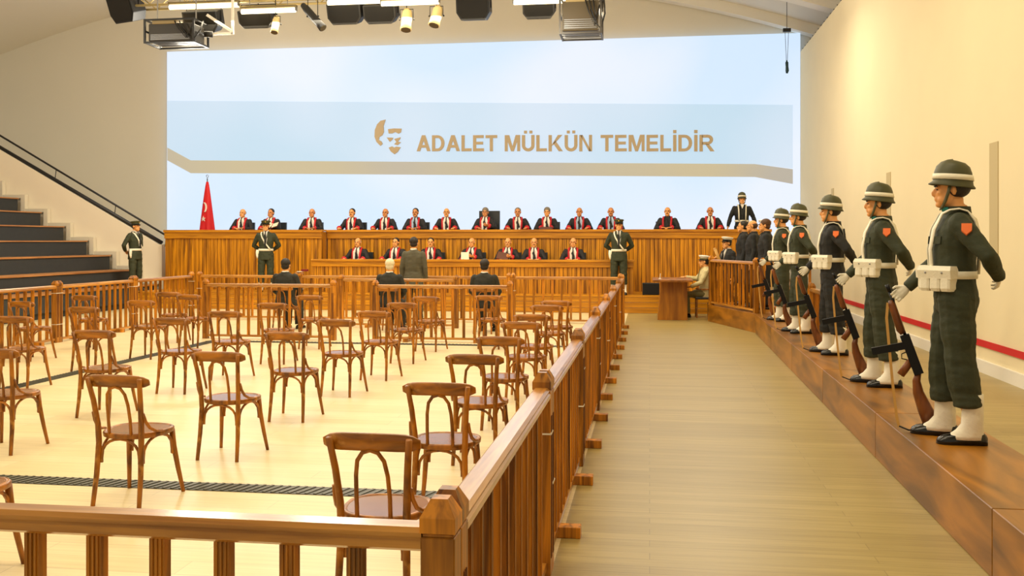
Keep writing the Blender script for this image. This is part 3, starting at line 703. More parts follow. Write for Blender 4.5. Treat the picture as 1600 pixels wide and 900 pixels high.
def gaiter_mesh():
    if 'gaiter' in POSES: return POSES['gaiter']
    mb = MB(); R = []
    for z, rx, ry, cy in ((0.035, 0.058, 0.118, -0.045), (0.06, 0.056, 0.108, -0.038), (0.09, 0.055, 0.085, -0.018), (0.13, 0.056, 0.068, -0.002), (0.20, 0.06, 0.066, 0.0), (0.27, 0.062, 0.066, 0.0), (0.325, 0.062, 0.066, 0.0)):
        R.append([(rx*math.cos(2*PI*k/16), cy+ry*math.sin(2*PI*k/16), z) for k in range(16)])
    mb.rings(R); POSES['gaiter'] = mb.mesh('gaiter', M_GAITER, True); return POSES['gaiter']
def simple(key, fn, mat, smooth=True):
    if key not in POSES: POSES[key] = fn().mesh(key, mat, smooth)
    return POSES[key]
def ring_path(z, rx, ry, n=24, cy=0.0, tilt=0.0):
    return [(rx*math.cos(2*PI*k/n), cy+ry*math.sin(2*PI*k/n), z + tilt*math.sin(2*PI*k/n)) for k in range(n)]
def strip(pts, w, th, normal_from=(0, 0)):
    """flat strap along pts; its wide side faces away from the body axis"""
    mb = MB(); P = []; pts = [Vector(p) for p in pts]; m = len(pts)
    for i, p in enumerate(pts):
        t = (pts[min(i+1, m-1)] - pts[max(i-1, 0)]).normalized()
        nrm = Vector((p.x-normal_from[0], p.y-normal_from[1], 0.02+max(0, p.z-1.44)*9)); nrm = (nrm - t*nrm.dot(t)).normalized(); sd = t.cross(nrm)
        P.append([p+sd*(w/2)+nrm*th, p-sd*(w/2)+nrm*th, p-sd*(w/2)-nrm*th, p+sd*(w/2)-nrm*th])
    return mb.rings(P)
def belt_mb(z, rx, ry, h, th=0.006):
    mb = MB(); n = 28; R = []
    for (o, zz) in ((0, -h/2), (th, -h/2), (th, h/2), (0, h/2)):
        R.append([((rx+o)*math.cos(2*PI*k/n), (ry+o)*math.sin(2*PI*k/n), z+zz) for k in range(n)])
    R.append(R[0]); return mb.rings(R, False, False)
# head furniture -------------------------------------------------
def face_parts(t, J, hair=None, hairmat=None, moustache=None):
    z = HEADZ-J['dz']
    for s in (-1, 1):
        part('eye', simple('eye', lambda: MB().ell((0, 0, 0), (0.011, 0.007, 0.005), 10, 6), M_EYE), t, (s*0.030, HEADY-0.0845, z+0.004))
        part('eyebrow', simple('eyebrow%d' % s, lambda s=s: MB().tube([(-0.020*s, -0.003, -0.001), (0, -0.007, 0.004), (0.022*s, 0.006, -0.002)], [0.0035, 0.0045, 0.003], 6), M_HAIRD), t, (s*0.030, HEADY-0.0895, z+0.024), mat=hairmat or M_HAIRD)
    if hair == 'short':
        m = simple('hair_short', lambda: MB().ell((0, 0.030, 0.046), (0.0835, 0.094, 0.086), 20, 14).ell((0, 0.044, -0.008), (0.074, 0.066, 0.062), 18, 12), M_HAIRD); part('hair', m, t, (0, HEADY, z), mat=hairmat)
    elif hair == 'full':
        m = simple('hair_full', lambda: MB().ell((0, 0.026, 0.052), (0.088, 0.101, 0.090), 20, 14).ell((0, 0.046, -0.012), (0.076, 0.068, 0.068), 18, 12), M_HAIRD); part('hair', m, t, (0, HEADY, z), mat=hairmat)
    elif hair == 'fringe':
        m = simple('hair_fringe', lambda: MB().ell((0, 0.036, 0.014), (0.0845, 0.086, 0.068), 20, 12), M_HAIRD); part('hair', m, t, (0, HEADY, z), mat=hairmat)
    if moustache:
        m = simple('moustache', lambda: MB().tube([(-0.028, 0.008, -0.006), (-0.012, -0.002, 0), (0, -0.004, 0.001), (0.012, -0.002, 0), (0.028, 0.008, -0.006)], [0.003, 0.006, 0.006, 0.006, 0.003], 6), M_HAIRD)
        part('moustache', m, t, (0, HEADY-0.0985, z-0.043), mat=moustache)
def helmet(t, J):
    z = HEADZ-J['dz']; n = 28
    def shell():
        R = []
        for r, h in ((0.128, 0.002), (0.132, -0.006), (0.134, 0.0), (0.122, 0.018), (0.117, 0.055), (0.113, 0.092), (0.100, 0.130), (0.073, 0.157), (0.035, 0.171), (0.004, 0.174)):
            ring = []
            for k in range(n):
                q = 2*PI*k/n; front = max(0, -math.sin(q))
                e = 1 + (0.14*front**3 if h < 0.01 else 0.03*front)
                ring.append((r*math.cos(q)*0.88, 0.012 + r*1.0*math.sin(q)*e, h - 0.0*front + (0.008*front if h < 0.02 else 0) - 0.014*math.sin(q)*(1 if h < 0.06 else 0.5)))
            R.append(ring)
        return MB().rings(R)
    h = part('helmet', simple('helmet', shell, M_HELM), t, (0, HEADY+0.004, z+0.024))
    def band():
        R = []
        for r, hh in ((0.1195, 0.042), (0.1245, 0.042), (0.1195, 0.078), (0.114, 0.078)):
            R.append([(r*math.cos(2*PI*k/n)*0.89, 0.012 + r*1.01*math.sin(2*PI*k/n)*(1+0.03*max(0, -math.sin(2*PI*k/n))), hh-0.010*math.sin(2*PI*k/n)) for k in range(n)])
        R.append(R[0]); return MB().rings(R, False, False)
    part('helmet_band', simple('helmet_band', band, M_STRAP), h, label='white band round the helmet')
    def cs(): return strip([(0.092, -0.012, 0.03), (0.088, -0.022, -0.02), (0.074, -0.038, -0.072), (0.045, -0.055, -0.112), (0.0, -0.064, -0.122), (-0.045, -0.055, -0.112), (-0.074, -0.038, -0.072), (-0.088, -0.022, -0.02), (-0.092, -0.012, 0.03)], 0.02, 0.003)
    part('chin_strap', simple('chin_strap', cs, M_HELM), t, (0, HEADY, z))
def peaked_cap(t, J, crown, band, badge=True):
    z = HEADZ-J['dz']
    c = part('cap', simple('cap_crown_'+crown.name, lambda: MB().lathe([(0.084, 0.0), (0.086, 0.035), (0.105, 0.055), (0.122, 0.075), (0.118, 0.088), (0.06, 0.096), (0.005, 0.098)], 24, (0, 0.012, 0), 1.0, 1.12), crown), t, (0, HEADY-0.002, z+0.050), (math.radians(-6), 0, 0))
    part('cap_band', simple('cap_band_'+band.name, lambda: MB().lathe([(0.0855, 0.002), (0.0885, 0.002), (0.0885, 0.034), (0.0865, 0.034)], 24, (0, 0.012, 0), 1.0, 1.12, False, False), band), c)
    def visor():
        a = []; b = []
        for k in range(11):
            q = PI + PI*(0.08+0.84*k/10)
            a.append((0.086*math.cos(q), 0.012+0.096*math.sin(q), 0.008)); b.append((0.092*math.cos(q), 0.012+0.150*math.sin(q), -0.016))
        lo = lambda L: [(x, y, zz-0.005) for x, y, zz in L]
        ring = a + b[::-1]; return MB().rings([lo(a)+lo(b)[::-1], ring])
    part('visor', simple('visor', visor, M_SHOE), c)
    if badge: part('badge', simple('cap_badge', lambda: MB().ell((0, -0.108, 0.045), (0.016, 0.006, 0.016), 10, 6), plain('brass', rgb(206, 168, 70), 0.35, 0.8)), c)
# outfit pieces --------------------------------------------------
def feet_parts(t, J, gaiters):
    for s in (-1, 1):
        a = J['leg'][s][2]; rz = s*0.16
        part('shoe', shoe_mesh(), t, (a[0], a[1], 0), (0, 0, rz))
        if gaiters: part('gaiter', gaiter_mesh(), t, (a[0], a[1], 0), (0, 0, rz))
def shirt_tie(t, J, shirt, tie):
    dz = J['dz']
    part('shirt', simple('shirt_v', lambda: MB().rings([[(x*k, y, z) for x, y, z in ((-0.050, -0.070, 1.512), (0.050, -0.070, 1.512), (0.062, -0.125, 1.40), (0.045, -0.147, 1.28), (0.012, -0.146, 1.14), (-0.012, -0.146, 1.14), (-0.045, -0.147, 1.28), (-0.062, -0.125, 1.40))] if k == 1 else [(x*k, y+0.05, z) for x, y, z in ((-0.050, -0.070, 1.512), (0.050, -0.070, 1.512), (0.062, -0.125, 1.40), (0.045, -0.147, 1.28), (0.012, -0.146, 1.14), (-0.012, -0.146, 1.14), (-0.045, -0.147, 1.28), (-0.062, -0.125, 1.40))] for k in (1, 0.98)]), M_SHIRT, False), t, (0, 0, -dz), mat=shirt)
    part('collar', simple('shirt_collar', lambda: MB().lathe([(0.066, 0), (0.072, 0.0), (0.064, 0.04), (0.06, 0.04)], 20, (0, 0.018, 1.495), 1, 1.05, False, False), M_SHIRT), t, (0, 0, -dz), mat=shirt)
    if tie: part('tie', simple('tie', lambda: MB().rings([[(-0.014, -0.072, 1.515), (0.014, -0.072, 1.515), (0.014, -0.082, 1.515), (-0.014, -0.082, 1.515)], [(-0.012, -0.110, 1.45), (0.012, -0.110, 1.45), (0.012, -0.133, 1.45), (-0.012, -0.133, 1.45)], [(-0.022, -0.150, 1.28), (0.022, -0.150, 1.28), (0.022, -0.168, 1.28), (-0.022, -0.168, 1.28)], [(-0.018, -0.150, 1.12), (0.018, -0.150, 1.12), (0.018, -0.170, 1.12), (-0.018, -0.170, 1.12)]]), M_NAVY, False), t, (0, 0, -dz), mat=tie)
def base_person(label, J, key, loc, rz, skin, coat, trou, group=None, hem=0.80, add=0.0, sleeve=0.0, flare=0.0, gaiters=False, tend=0.0, blouse=False, cuff=0.93, hands=True):
    t = thing('person', label, 'person', loc, rz, group)
    part('body', body_mesh(key, J, hands), t, mat=skin)
    part('coat', coat_mesh(key, J, add, hem, sleeve, coat, cuff, flare), t, mat=coat)
    part('trousers', trousers_mesh(key, J, tend, 0.010 if blouse else 0.0, trou, blouse), t, mat=trou)
    feet_parts(t, J, gaiters)
    return t
# ---------------------------------------------------------------- soldiers with helmets on the platform
SOLD = pose(R=((-0.235, -0.10, 1.16), (-0.215, -0.275, 0.985), (0.02, -0.75, -0.65), (0.9, -0.15, -0.1), 42), L=((0.30, 0.165, 1.21), (0.135, 0.245, 1.075), (-0.9, 0.12, -0.35), (0, -1, 0.2), 20), feet=0.07)
def pouch_mb():
    mb = MB()
    for x in (-0.076, 0, 0.076):   # three bulging pockets under one flap
        mb.rings([[(x+0.036*sx*w, 0.018 + sy*dp, z) for sx, sy in ((-1, -1), (-0.6, -1.25), (0.6, -1.25), (1, -1), (1, 1), (-1, 1))] for z, w, dp in ((-0.105, 0.86, 0.030), (-0.085, 1.0, 0.038), (-0.02, 1.0, 0.036), (0.05, 0.96, 0.030))])
    mb.rings([[(-0.122, -0.026, -0.025), (0.122, -0.026, -0.025), (0.122, 0.05, -0.025), (-0.122, 0.05, -0.025)], [(-0.122, -0.034, 0.03), (0.122, -0.034, 0.03), (0.122, 0.05, 0.03), (-0.122, 0.05, 0.03)], [(-0.116, -0.018, 0.058), (0.116, -0.018, 0.058), (0.116, 0.05, 0.058), (-0.116, 0.05, 0.058)]])
    return mb
def soldier(label, loc, rz, black=False):
    cl = M_NAVY if black else M_GREEN
    t = base_person(label, SOLD, 'soldier', loc, rz, M_SKIN, cl, cl, 'helmeted soldiers on the platform', hem=0.80 if black else 0.92, gaiters=True, tend=0.38, blouse=True, add=0.004, hands=False, cuff=1.02)
    face_parts(t, SOLD, 'fringe', M_HAIRD); helmet(t, SOLD)
    for s in (-1, 1):
        el, wr, u, n, cu = SOLD['arm'][s]; k = 'glove%d' % s
        if k not in POSES: POSES[k] = blob(hand_mb(wr, u, n, -s, cu), 0.0036, 'glove', M_STRAP, 2)
        part('glove', POSES[k], t)
    part('belt', simple('s_belt', lambda: belt_mb(1.085, 0.178, 0.134, 0.05), M_STRAP), t)
    for s in (-1, 1):
        pts = [(s*0.085, -0.142, 1.09), (s*0.088, -0.152, 1.25), (s*0.092, -0.130, 1.38), (s*0.100, -0.082, 1.482), (s*0.102, -0.035, 1.507), (s*0.102, 0.02, 1.514), (s*0.100, 0.07, 1.498), (s*0.09, 0.115, 1.44), (s*0.07, 0.142, 1.35), (s*0.045, 0.150, 1.22), (s*0.04, 0.142, 1.09)]
        part('suspender', simple('suspender%d' % s, lambda: strip(pts, 0.032, 0.004), M_STRAP), t)
        pc = part('pouch', simple('pouch', pouch_mb, M_STRAP, False), t, (s*0.138, -0.118, 1.085), (0, 0, s*0.86))
        for q in (-0.06, 0.06): part('snap', simple('snap', lambda: MB().ell((0, 0, 0), (0.008, 0.005, 0.008), 8, 6), M_STEEL), pc, (q, -0.032, 0.015))
        part('collar_tab', simple('tab', lambda: MB().box((0, 0, 0), (0.05, 0.006, 0.028)), M_TEAL, False), t, (s*0.042, -0.058, 1.512), (0.5, 0, s*0.75)) if not black else None
        if not black: part('pocket_flap', simple('flap', lambda: MB().box((0, 0, 0), (0.10, 0.008, 0.05)), M_GREEN, False), t, (s*0.110, -0.122, 1.31), (-0.1, 0, s*0.62))
    part('collar', simple('sold_collar', lambda: MB().lathe([(0.082, 0), (0.076, 0.045), (0.07, 0.045), (0.074, 0)], 20, (0, 0.018, 1.485), 1, 1.05, False, False), M_GREEN), t, mat=cl)
    part('arm_patch', simple('patch', lambda: MB().prism_y([(-0.03, 0.036), (0.03, 0.036), (0.03, -0.012), (0, -0.042), (-0.03, -0.012)], -0.008, 0.012), M_ORANGE, False), t, (0.280, 0.045, 1.380), Vector((0.86, -0.12, 0.42)).to_track_quat('-Y', 'Z').to_euler(), label='orange shield patch')
    if black:
        part('sailor_collar', simple('sailor_collar', lambda: MB().rings([[(-0.16, 0.125, 1.44), (0.16, 0.125, 1.44), (0.17, 0.155, 1.22), (-0.17, 0.155, 1.22)], [(-0.16, 0.137, 1.445), (0.16, 0.137, 1.445), (0.17, 0.167, 1.22), (-0.17, 0.167, 1.22)]]), M_NAVY, False), t)
    # rifle held at the muzzle, butt on the platform
    r = thing('submachine_gun', label.replace('soldier', 'gun held by soldier').replace('helmeted ', ''), 'gun', loc, rz, 'guns held by the soldiers')
    A = Vector((-0.185, -0.40, 0.985)); B = Vector((-0.20, -0.09, 0.06)); d = (B-A).normalized(); fw = Vector((0, -1, 0)); fw = (fw - d*fw.dot(d)).normalized()
    if black is None: pass
    K = 'gun_'
    at = lambda q, o=0.0: A + d*q + fw*o
    part('barrel', simple(K+'barrel', lambda: MB().tube([at(-0.02), at(0.36)], 0.011, 10).tube([at(-0.02), at(0.03)], 0.016, 10), M_GUNM), r)
    part('foregrip', simple(K+'fore', lambda: MB().tube([at(0.09, 0.012), at(0.12, 0.014), at(0.30, 0.016), at(0.33, 0.010)], [(0.016, 0.014), (0.025, 0.021), (0.028, 0.022), (0.018, 0.016)], 10, ref=(1, 0, 0)), M_GUNW), r)
    part('receiver', simple(K+'rec', lambda: MB().bar(at(0.34, 0.004), at(0.62, 0.0), 0.042, 0.062, up=fw), M_GUNM, False), r)
    part('magazine', simple(K+'mag', lambda: MB().bar(at(0.41, 0.03), at(0.39, 0.24), 0.026, 0.05, up=d), M_GUNM, False), r)
    part('trigger_guard', simple(K+'guard', lambda: MB().tube([at(0.455, 0.03), at(0.46, 0.062), at(0.49, 0.072), at(0.515, 0.03)], 0.004, 6, ref=(1, 0, 0)), M_GUNM), r)
    part('pistol_grip', simple(K+'grip', lambda: MB().tube([at(0.52, 0.02), at(0.56, 0.07), at(0.595, 0.115)], [(0.024, 0.016), (0.027, 0.017), (0.026, 0.018)], 10, ref=(1, 0, 0)), M_GUNW), r)
    part('stock', simple(K+'stock', lambda: MB().tube([at(0.61, 0.0), at(0.66, 0.03), at(0.74, 0.045), at(0.86, 0.04), at(0.965, 0.03)], [(0.02, 0.016), (0.026, 0.018), (0.036, 0.02), (0.048, 0.021), (0.056, 0.020)], 10, ref=(1, 0, 0)), M_GUNW), r)
    part('sling', simple(K+'sling', lambda: strip([at(0.10, 0.035), at(0.12, 0.05)+Vector((0, 0, -0.08)), (-0.185, -0.395, 0.60), (-0.185, -0.37, 0.32), (-0.185, -0.345, 0.10), (-0.185, -0.33, 0.03)], 0.018, 0.0025, (0.5, -0.4)), M_SLING, False), r, label='tan sling hanging to the floor')
    part('sling_end', simple(K+'sling2', lambda: MB().tube([(-0.185, -0.33, 0.035), (-0.185, -0.27, 0.012), (-0.19, -0.19, 0.010), (-0.195, -0.13, 0.03), at(0.95, 0.03)], 0.006, 6), M_GUNM), r)
    t.scale = r.scale = (1.03,)*3
    return t
for (x, y, bl, lb) in ((2.04, 6.85, False, 'helmeted soldier in green, largest and nearest to the camera'), (2.13, 9.35, False, 'helmeted soldier in green, second nearest on the platform'),
                       (2.15, 11.85, True, 'helmeted soldier in black tunic in the middle of the line'), (2.17, 14.5, False, 'helmeted soldier in green beyond the one in black'), (2.20, 16.55, False, 'helmeted soldier in green, farthest on the platform beside the dock')):
    soldier(lb, (x, y, 0.354), -PI/2-0.2, bl)
# ---------------------------------------------------------------- guards in peaked caps
GUARD = pose(L=((0.31, 0.09, 1.16), (0.13, 0.19, 1.03), (-1, 0.1, -0.35), (0, -1, 0), 15), R=((-0.31, 0.09, 1.16), (-0.13, 0.20, 1.01), (1, 0.1, -0.35), (0, -1, 0), 15))
def guard(label, loc, rz):
    t = base_person(label, GUARD, 'guard', loc, rz, M_SKIN, M_GREEN, M_GREEN, 'guards in peaked caps', hem=0.80, gaiters=True, tend=0.38, flare=0.01)
    face_parts(t, GUARD, 'short', M_HAIRD); peaked_cap(t, GUARD, M_HELM, M_GREEN); shirt_tie(t, GUARD, M_SHIRT, M_NAVY)
    part('lapel', simple('lapel', lambda: MB().rings([[(s*0.05, -0.085, 1.50), (s*0.085, -0.12, 1.42), (s*0.05, -0.152, 1.34), (s*0.03, -0.152, 1.34)] if q == 0 else [(s*0.05, -0.097, 1.505), (s*0.085, -0.132, 1.42), (s*0.05, -0.162, 1.34), (s*0.03, -0.162, 1.34)] for s in (1,) for q in (0, 1)]).rings([[(s*0.05, -0.085, 1.50), (s*0.085, -0.12, 1.42), (s*0.05, -0.152, 1.34), (s*0.03, -0.152, 1.34)] if q == 0 else [(s*0.05, -0.097, 1.505), (s*0.085, -0.132, 1.42), (s*0.05, -0.162, 1.34), (s*0.03, -0.162, 1.34)] for s in (-1,) for q in (0, 1)]), M_GREEN, False), t)
    part('belt', simple('g_belt', lambda: belt_mb(1.05, 0.178, 0.134, 0.055), M_STRAP), t)
    part('cross_strap', simple('cross', lambda: strip([(-0.105, 0.0, 1.498), (-0.11, -0.085, 1.45), (-0.075, -0.142, 1.35), (0.0, -0.155, 1.22), (0.09, -0.145, 1.10), (0.13, -0.12, 1.05)], 0.034, 0.004), M_STRAP), t)
    part('holster', simple('holster', lambda: MB().tube([(-0.19, -0.03, 1.05), (-0.20, -0.03, 0.98), (-0.203, -0.035, 0.90), (-0.20, -0.04, 0.84)], [(0.02, 0.045), (0.024, 0.048), (0.02, 0.036), (0.014, 0.02)], 10, ref=(1, 0, 0)), M_STRAP), t)
    return t
guard('guard in peaked cap standing before the left part of the upper bench', (-9.5, 22.9, 0.42), 0.26)
guard('guard in peaked cap standing at the right end of the low bench', (-0.72, 22.85, 0.42), 0.0)
guard('guard in peaked cap standing by the tribune parapet', (-13.0, 22.9, 0.42), math.radians(78))
tag(part('guard_step', MB().box((-13.05, 22.95, 0.21), (0.7, 0.7, 0.42)).mesh('guard_step', M_BENCHH, bevel=0.004)), 'low wooden block under the guard by the parapet', 'platform')
# ---------------------------------------------------------------- judges
DESK = [pose(True, L=((0.29, -0.10, 0.775), (0.11, -0.27, 0.815), (-0.8, -0.5, -0.05), (0, 0, -1), 14), R=((-0.29, -0.10, 0.775), (-0.11, -0.27, 0.815), (0.8, -0.5, -0.05), (0, 0, -1), 14)),
        pose(True, L=((0.31, -0.08, 0.775), (0.24, -0.31, 0.815), (-0.3, -0.9, -0.05), (0, 0, -1), 12), R=((-0.31, -0.08, 0.775), (-0.26, -0.31, 0.815), (0.25, -0.9, -0.05), (0, 0, -1), 12)),
        pose(True, L=((0.29, -0.12, 0.80), (0.13, -0.27, 0.87), (-0.6, -0.6, 0.2), (-0.5, 0.3, 0.7), 25), R=((-0.30, -0.08, 0.775), (-0.16, -0.29, 0.815), (0.6, -0.7, 0), (0, 0, -1), 14))]
def armchair(label, loc, rz, tall=False, group='dark leather chairs of the judges'):
    t = thing('office_chair', label, 'chair', loc, rz, group); top = 1.28 if tall else 0.98; w = 0.56 if tall else 0.50
    part('seat', simple('oc_seat', lambda: MB().box((0, 0.0, 0.41), (0.5, 0.5, 0.08)), M_LEATHER, False), t)
    part('backrest', simple('oc_back%d' % tall, lambda: MB().rings([[(-w/2, 0.24, 0.45), (w/2, 0.24, 0.45), (w/2, 0.31, 0.45), (-w/2, 0.31, 0.45)], [(-w/2, 0.26, top), (w/2, 0.26, top), (w/2, 0.33, top), (-w/2, 0.33, top)]]), M_LEATHER, False), t)
    for sx in (-1, 1):
        for sy in (-1, 1): part('leg', simple('oc_leg', lambda: MB().box((0, 0, 0.185), (0.04, 0.04, 0.37)), M_LEATHER, False), t, (sx*0.21, sy*0.2, 0))
    return t
def judge(label, x, y, z, rz, v, hair, hm, mou, shirt=M_SHIRT, skin=M_SKIN2, grp='judges', robe_red=True, hs=0.0):
    J = DESK[v]
    t = base_person(label, J, 'desk%d' % v, (x, y, z), rz, skin, M_ROBE, M_ROBE, grp, add=0.01, sleeve=0.02, cuff=0.95)
    face_parts(t, J, hair, hm, mou); shirt_tie(t, J, shirt, M_NAVY)
    part('shirt_front', simple('shirt_front', lambda: MB().rings([[(x, y+q, z) for x, y, z in ((-0.052, -0.088, 1.50), (0.052, -0.088, 1.50), (0.088, -0.138, 1.40), (0.086, -0.158, 1.28), (0.080, -0.160, 1.12), (-0.080, -0.160, 1.12), (-0.086, -0.158, 1.28), (-0.088, -0.138, 1.40))] for q in (0, 0.05)]), M_SHIRT, False), t, (0, 0, -0.41), mat=shirt)
    for s in (-1, 1):
        pts = [(s*0.03, 0.098, 1.50), (s*0.075, 0.06, 1.515), (s*0.100, 0.0, 1.512), (s*0.108, -0.075, 1.462), (s*0.106, -0.136, 1.37), (s*0.100, -0.158, 1.26), (s*0.096, -0.158, 1.12)]
        part('red_collar', simple('stole%d' % s, lambda: strip(pts, 0.050, 0.008), M_REDC), t, (0, 0, -0.41))
        el, wr, u, n, cu = J['arm'][s]; e = Vector(el); w = Vector(wr)
        part('red_cuff', simple('cuff%d%d' % (v, s), lambda: MB().tube([e.lerp(w, 0.80), e.lerp(w, 0.96)], [0.066, 0.069], 12, ref=(0, 1, 0.05)), M_REDC), t)
    return t
ux = [-11.01, -10.2, -9.04, -7.98, -7.05, -6.22, -5.37, -4.32, -3.45, -2.67, -1.82, -1.0, 0.46, 1.54]
hairs = ['fringe', 'short', 'fringe', 'short', 'fringe', 'short', 'fringe', 'full', 'short', 'full', 'fringe', 'fringe', 'fringe', 'fringe']
hms = [M_HAIRG, M_HAIRD, M_HAIRG, M_HAIRD, M_HAIRD, M_HAIRD, M_HAIRD, M_HAIRG, M_HAIRG, M_HAIRG, M_HAIRG, M_HAIRG, M_HAIRD, M_HAIRD]
mous = [None, None, None, M_HAIRD, None, M_HAIRD, M_HAIRD, None, M_HAIRG, None, None, M_HAIRD, M_HAIRD, M_HAIRD]
vv = [0, 2, 0, 1, 1, 0, 1, 2, 1, 0, 1, 1, 0, 1]
lbU = ['bald judge in black robe nearest the flag on upper bench', 'dark-haired judge behind the left guard, holding an open book', 'judge with grey hair, third from the flag on upper bench', 'judge with dark moustache, fourth from the flag on upper bench', 'bald judge, fifth from the flag on upper bench', 'dark-haired judge, sixth from the flag on upper bench', 'bald judge with moustache directly left of the tall-backed chair', 'small grey-haired judge in the tall-backed chair', 'judge with grey moustache directly right of the tall-backed chair', 'grey-haired judge second to the right of the tall-backed chair', 'judge in pale blue shirt on upper bench', 'judge behind the cap of the right guard on upper bench', 'judge with black shirt second from the sailor on upper bench', 'bald judge with moustache nearest the standing sailor']
for i, x in enumerate(ux):
    yj = 25.15 if i > 2 else 24.95
    judge(lbU[i], x, yj, 1.22, random.uniform(-0.12, 0.12), vv[i], hairs[i], hms[i], mous[i], M_BLUESH if i in (5, 10, 11) else (M_NAVY if i == 12 else M_SHIRT), M_SKIN2 if i % 3 else M_SKIN, 'judges on the upper bench')
    armchair('dark chair of the ' + lbU[i], (x + (0.06 if i % 2 else -0.05), yj+0.03, 1.22), 0, i == 7)
lx = [-7.41, -6.41, -5.5, -4.44, -3.52, -2.86, -1.88]
lh = [('fringe', M_HAIRG, M_HAIRD), ('short', M_HAIRD, None), ('short', M_HAIRD, M_HAIRD), ('fringe', M_HAIRG, None), ('fringe', M_HAIRG, M_HAIRG), ('fringe', M_HAIRG, M_HAIRD), ('fringe', M_HAIRD, None)]
lbL = ['bald clerk with moustache at the left end of low bench', 'dark-haired clerk above the white-haired seated man', 'dark-haired clerk half hidden by the standing man in grey', 'bald clerk holding papers in the middle of low bench', 'clerk with grey moustache holding a folder on low bench', 'clerk sitting close beside the one with folder on low bench', 'clerk at the right end of low bench']
for i, x in enumerate(lx):
    judge(lbL[i], x, 23.85, 0.42, random.uniform(-0.15, 0.15), (1, 1, 1, 2, 2, 0, 0)[i], *lh[i], skin=M_SKIN, grp='clerks on the low bench')
    armchair('dark low chair of the ' + lbL[i], (x+0.05, 23.90, 0.42), 0, False, 'dark chairs at the low bench')
def sheet(name, label, cat, loc, rot, size, mat):
    o = part(name, MB().box((0, 0, 0), size).mesh(name, mat, bevel=0.002), None, loc, rot); tag(o, label, cat)
M_BOOK = plain('brown_book', rgb(96, 52, 30), 0.6)
bk = thing('book', 'open brown book held by the dark-haired judge behind the guard', 'book', (-10.05, 24.62, 2.08))
for s in (-1, 1): part('cover', MB().box((s*0.09, 0, 0.03), (0.18, 0.24, 0.012), (0.5, s*-0.3, 0)).mesh('cover', M_BOOK), bk); part('pages', MB().box((s*0.088, 0.004, 0.042), (0.165, 0.22, 0.012), (0.5, s*-0.3, 0)).mesh('pages', M_PAPER), bk)
sheet('paper', 'white papers in the hands of the bald clerk', 'paper', (-4.56, 23.55, 1.30), (0.9, 0, 0.2), (0.2, 0.28, 0.006), M_PAPER)
sheet('folder', 'brown folder held by the clerk with grey moustache', 'folder', (-3.60, 23.55, 1.32), (0.9, 0.2, 0), (0.30, 0.22, 0.01), M_BOOK)
sheet('folder', 'brown folder before the grey-haired judge on upper bench', 'folder', (-2.66, 24.75, 2.02), (0.3, 0, 0), (0.34, 0.22, 0.015), M_BOOK)
# ---------------------------------------------------------------- standing and seated men in the dock area
STAND = pose()
LAP = pose(True, L=((0.26, -0.06, 0.76), (0.14, -0.27, 0.63), (-0.5, -0.8, -0.1), (0, 0, -1), 15), R=((-0.26, -0.06, 0.76), (-0.14, -0.27, 0.63), (0.5, -0.8, -0.1), (0, 0, -1), 15))
t = base_person('man standing in grey suit with his back to the camera', STAND, 'stand', (-4.83, 19.38, 0), PI, M_SKIN, M_SUIT, M_SUIT, hem=0.74, flare=0.012, add=0.012)
face_parts(t, STAND, 'full', M_HAIRD); shirt_tie(t, STAND, M_SHIRT, M_NAVY)
for x, y, lb, hm in ((-6.82, 17.36, 'dark-haired man in dark suit seated left, seen from behind', M_HAIRD), (-4.80, 17.40, 'white-haired man in dark suit seated, seen from behind', M_HAIRW), (-3.01, 17.42, 'man with dark grey hair seated right, seen from behind', M_HAIRD)):
    t = base_person(lb, LAP, 'lap', (x, y+0.02, 0.0), PI, M_SKIN, M_SUITD, M_SUITD, 'seated men in dark suits', add=0.012)
    face_parts(t, LAP, 'full', hm); shirt_tie(t, LAP, M_SHIRT, M_NAVY)
for x, y, z, lb, hr, hm in ((1.96, 20.75, 0.354, 'man in black coat, farthest of three in the dock', 'short', M_HAIRD), (2.08, 20.0, 0.354, 'man in black coat, middle of three in the dock', 'fringe', M_HAIRB), (2.25, 19.3, 0.354, 'man in black coat, nearest of three in the dock', 'full', M_HAIRB)):
    t = base_person(lb, STAND, 'stand', (x, y, z), -PI/2-0.1, M_SKIN, M_NAVY, M_NAVY, 'three men in black coats', hem=0.45, flare=0.05, add=0.02, sleeve=0.01)
    face_parts(t, STAND, hr, hm); shirt_tie(t, STAND, M_NAVY, None)
# naval officers with white caps
HOLD = pose(R=((-0.25, -0.08, 1.15), (-0.12, -0.27, 1.25), (0.5, -0.3, 0.8), (0.6, 0, 0.2), 35))
M_NWHITE = plain('white_cap_cloth', rgb(240, 234, 220), 0.6)
t = base_person('naval officer in white cap holding a pale baton', HOLD, 'hold', (1.72, 21.85, 0.0), -PI/2+0.5, M_SKIN, M_NAVY, M_NAVY, hem=0.78)
face_parts(t, HOLD, 'short', M_HAIRD); peaked_cap(t, HOLD, M_NWHITE, M_NAVY); shirt_tie(t, HOLD, M_SHIRT, M_NAVY)
bt = thing('baton', 'pale wooden baton held upright by the naval officer', 'baton', (1.52, 21.6, 1.06))
part('shaft', MB().tube([(0.1, 0, 0), (0.0, -0.03, 0.22), (-0.10, -0.06, 0.46)], [0.022, 0.03, 0.034], 10).mesh('shaft', M_SLING, True), bt)
part('end_cap', MB().ell((-0.10, -0.06, 0.46), (0.036, 0.036, 0.02)).mesh('end_cap', M_SLING, True), bt)
t = base_person('naval officer behind the black coats, only white cap showing', STAND, 'stand', (2.42, 20.85, 0.354), -PI/2, M_SKIN, M_NAVY, M_NAVY, hem=0.78)
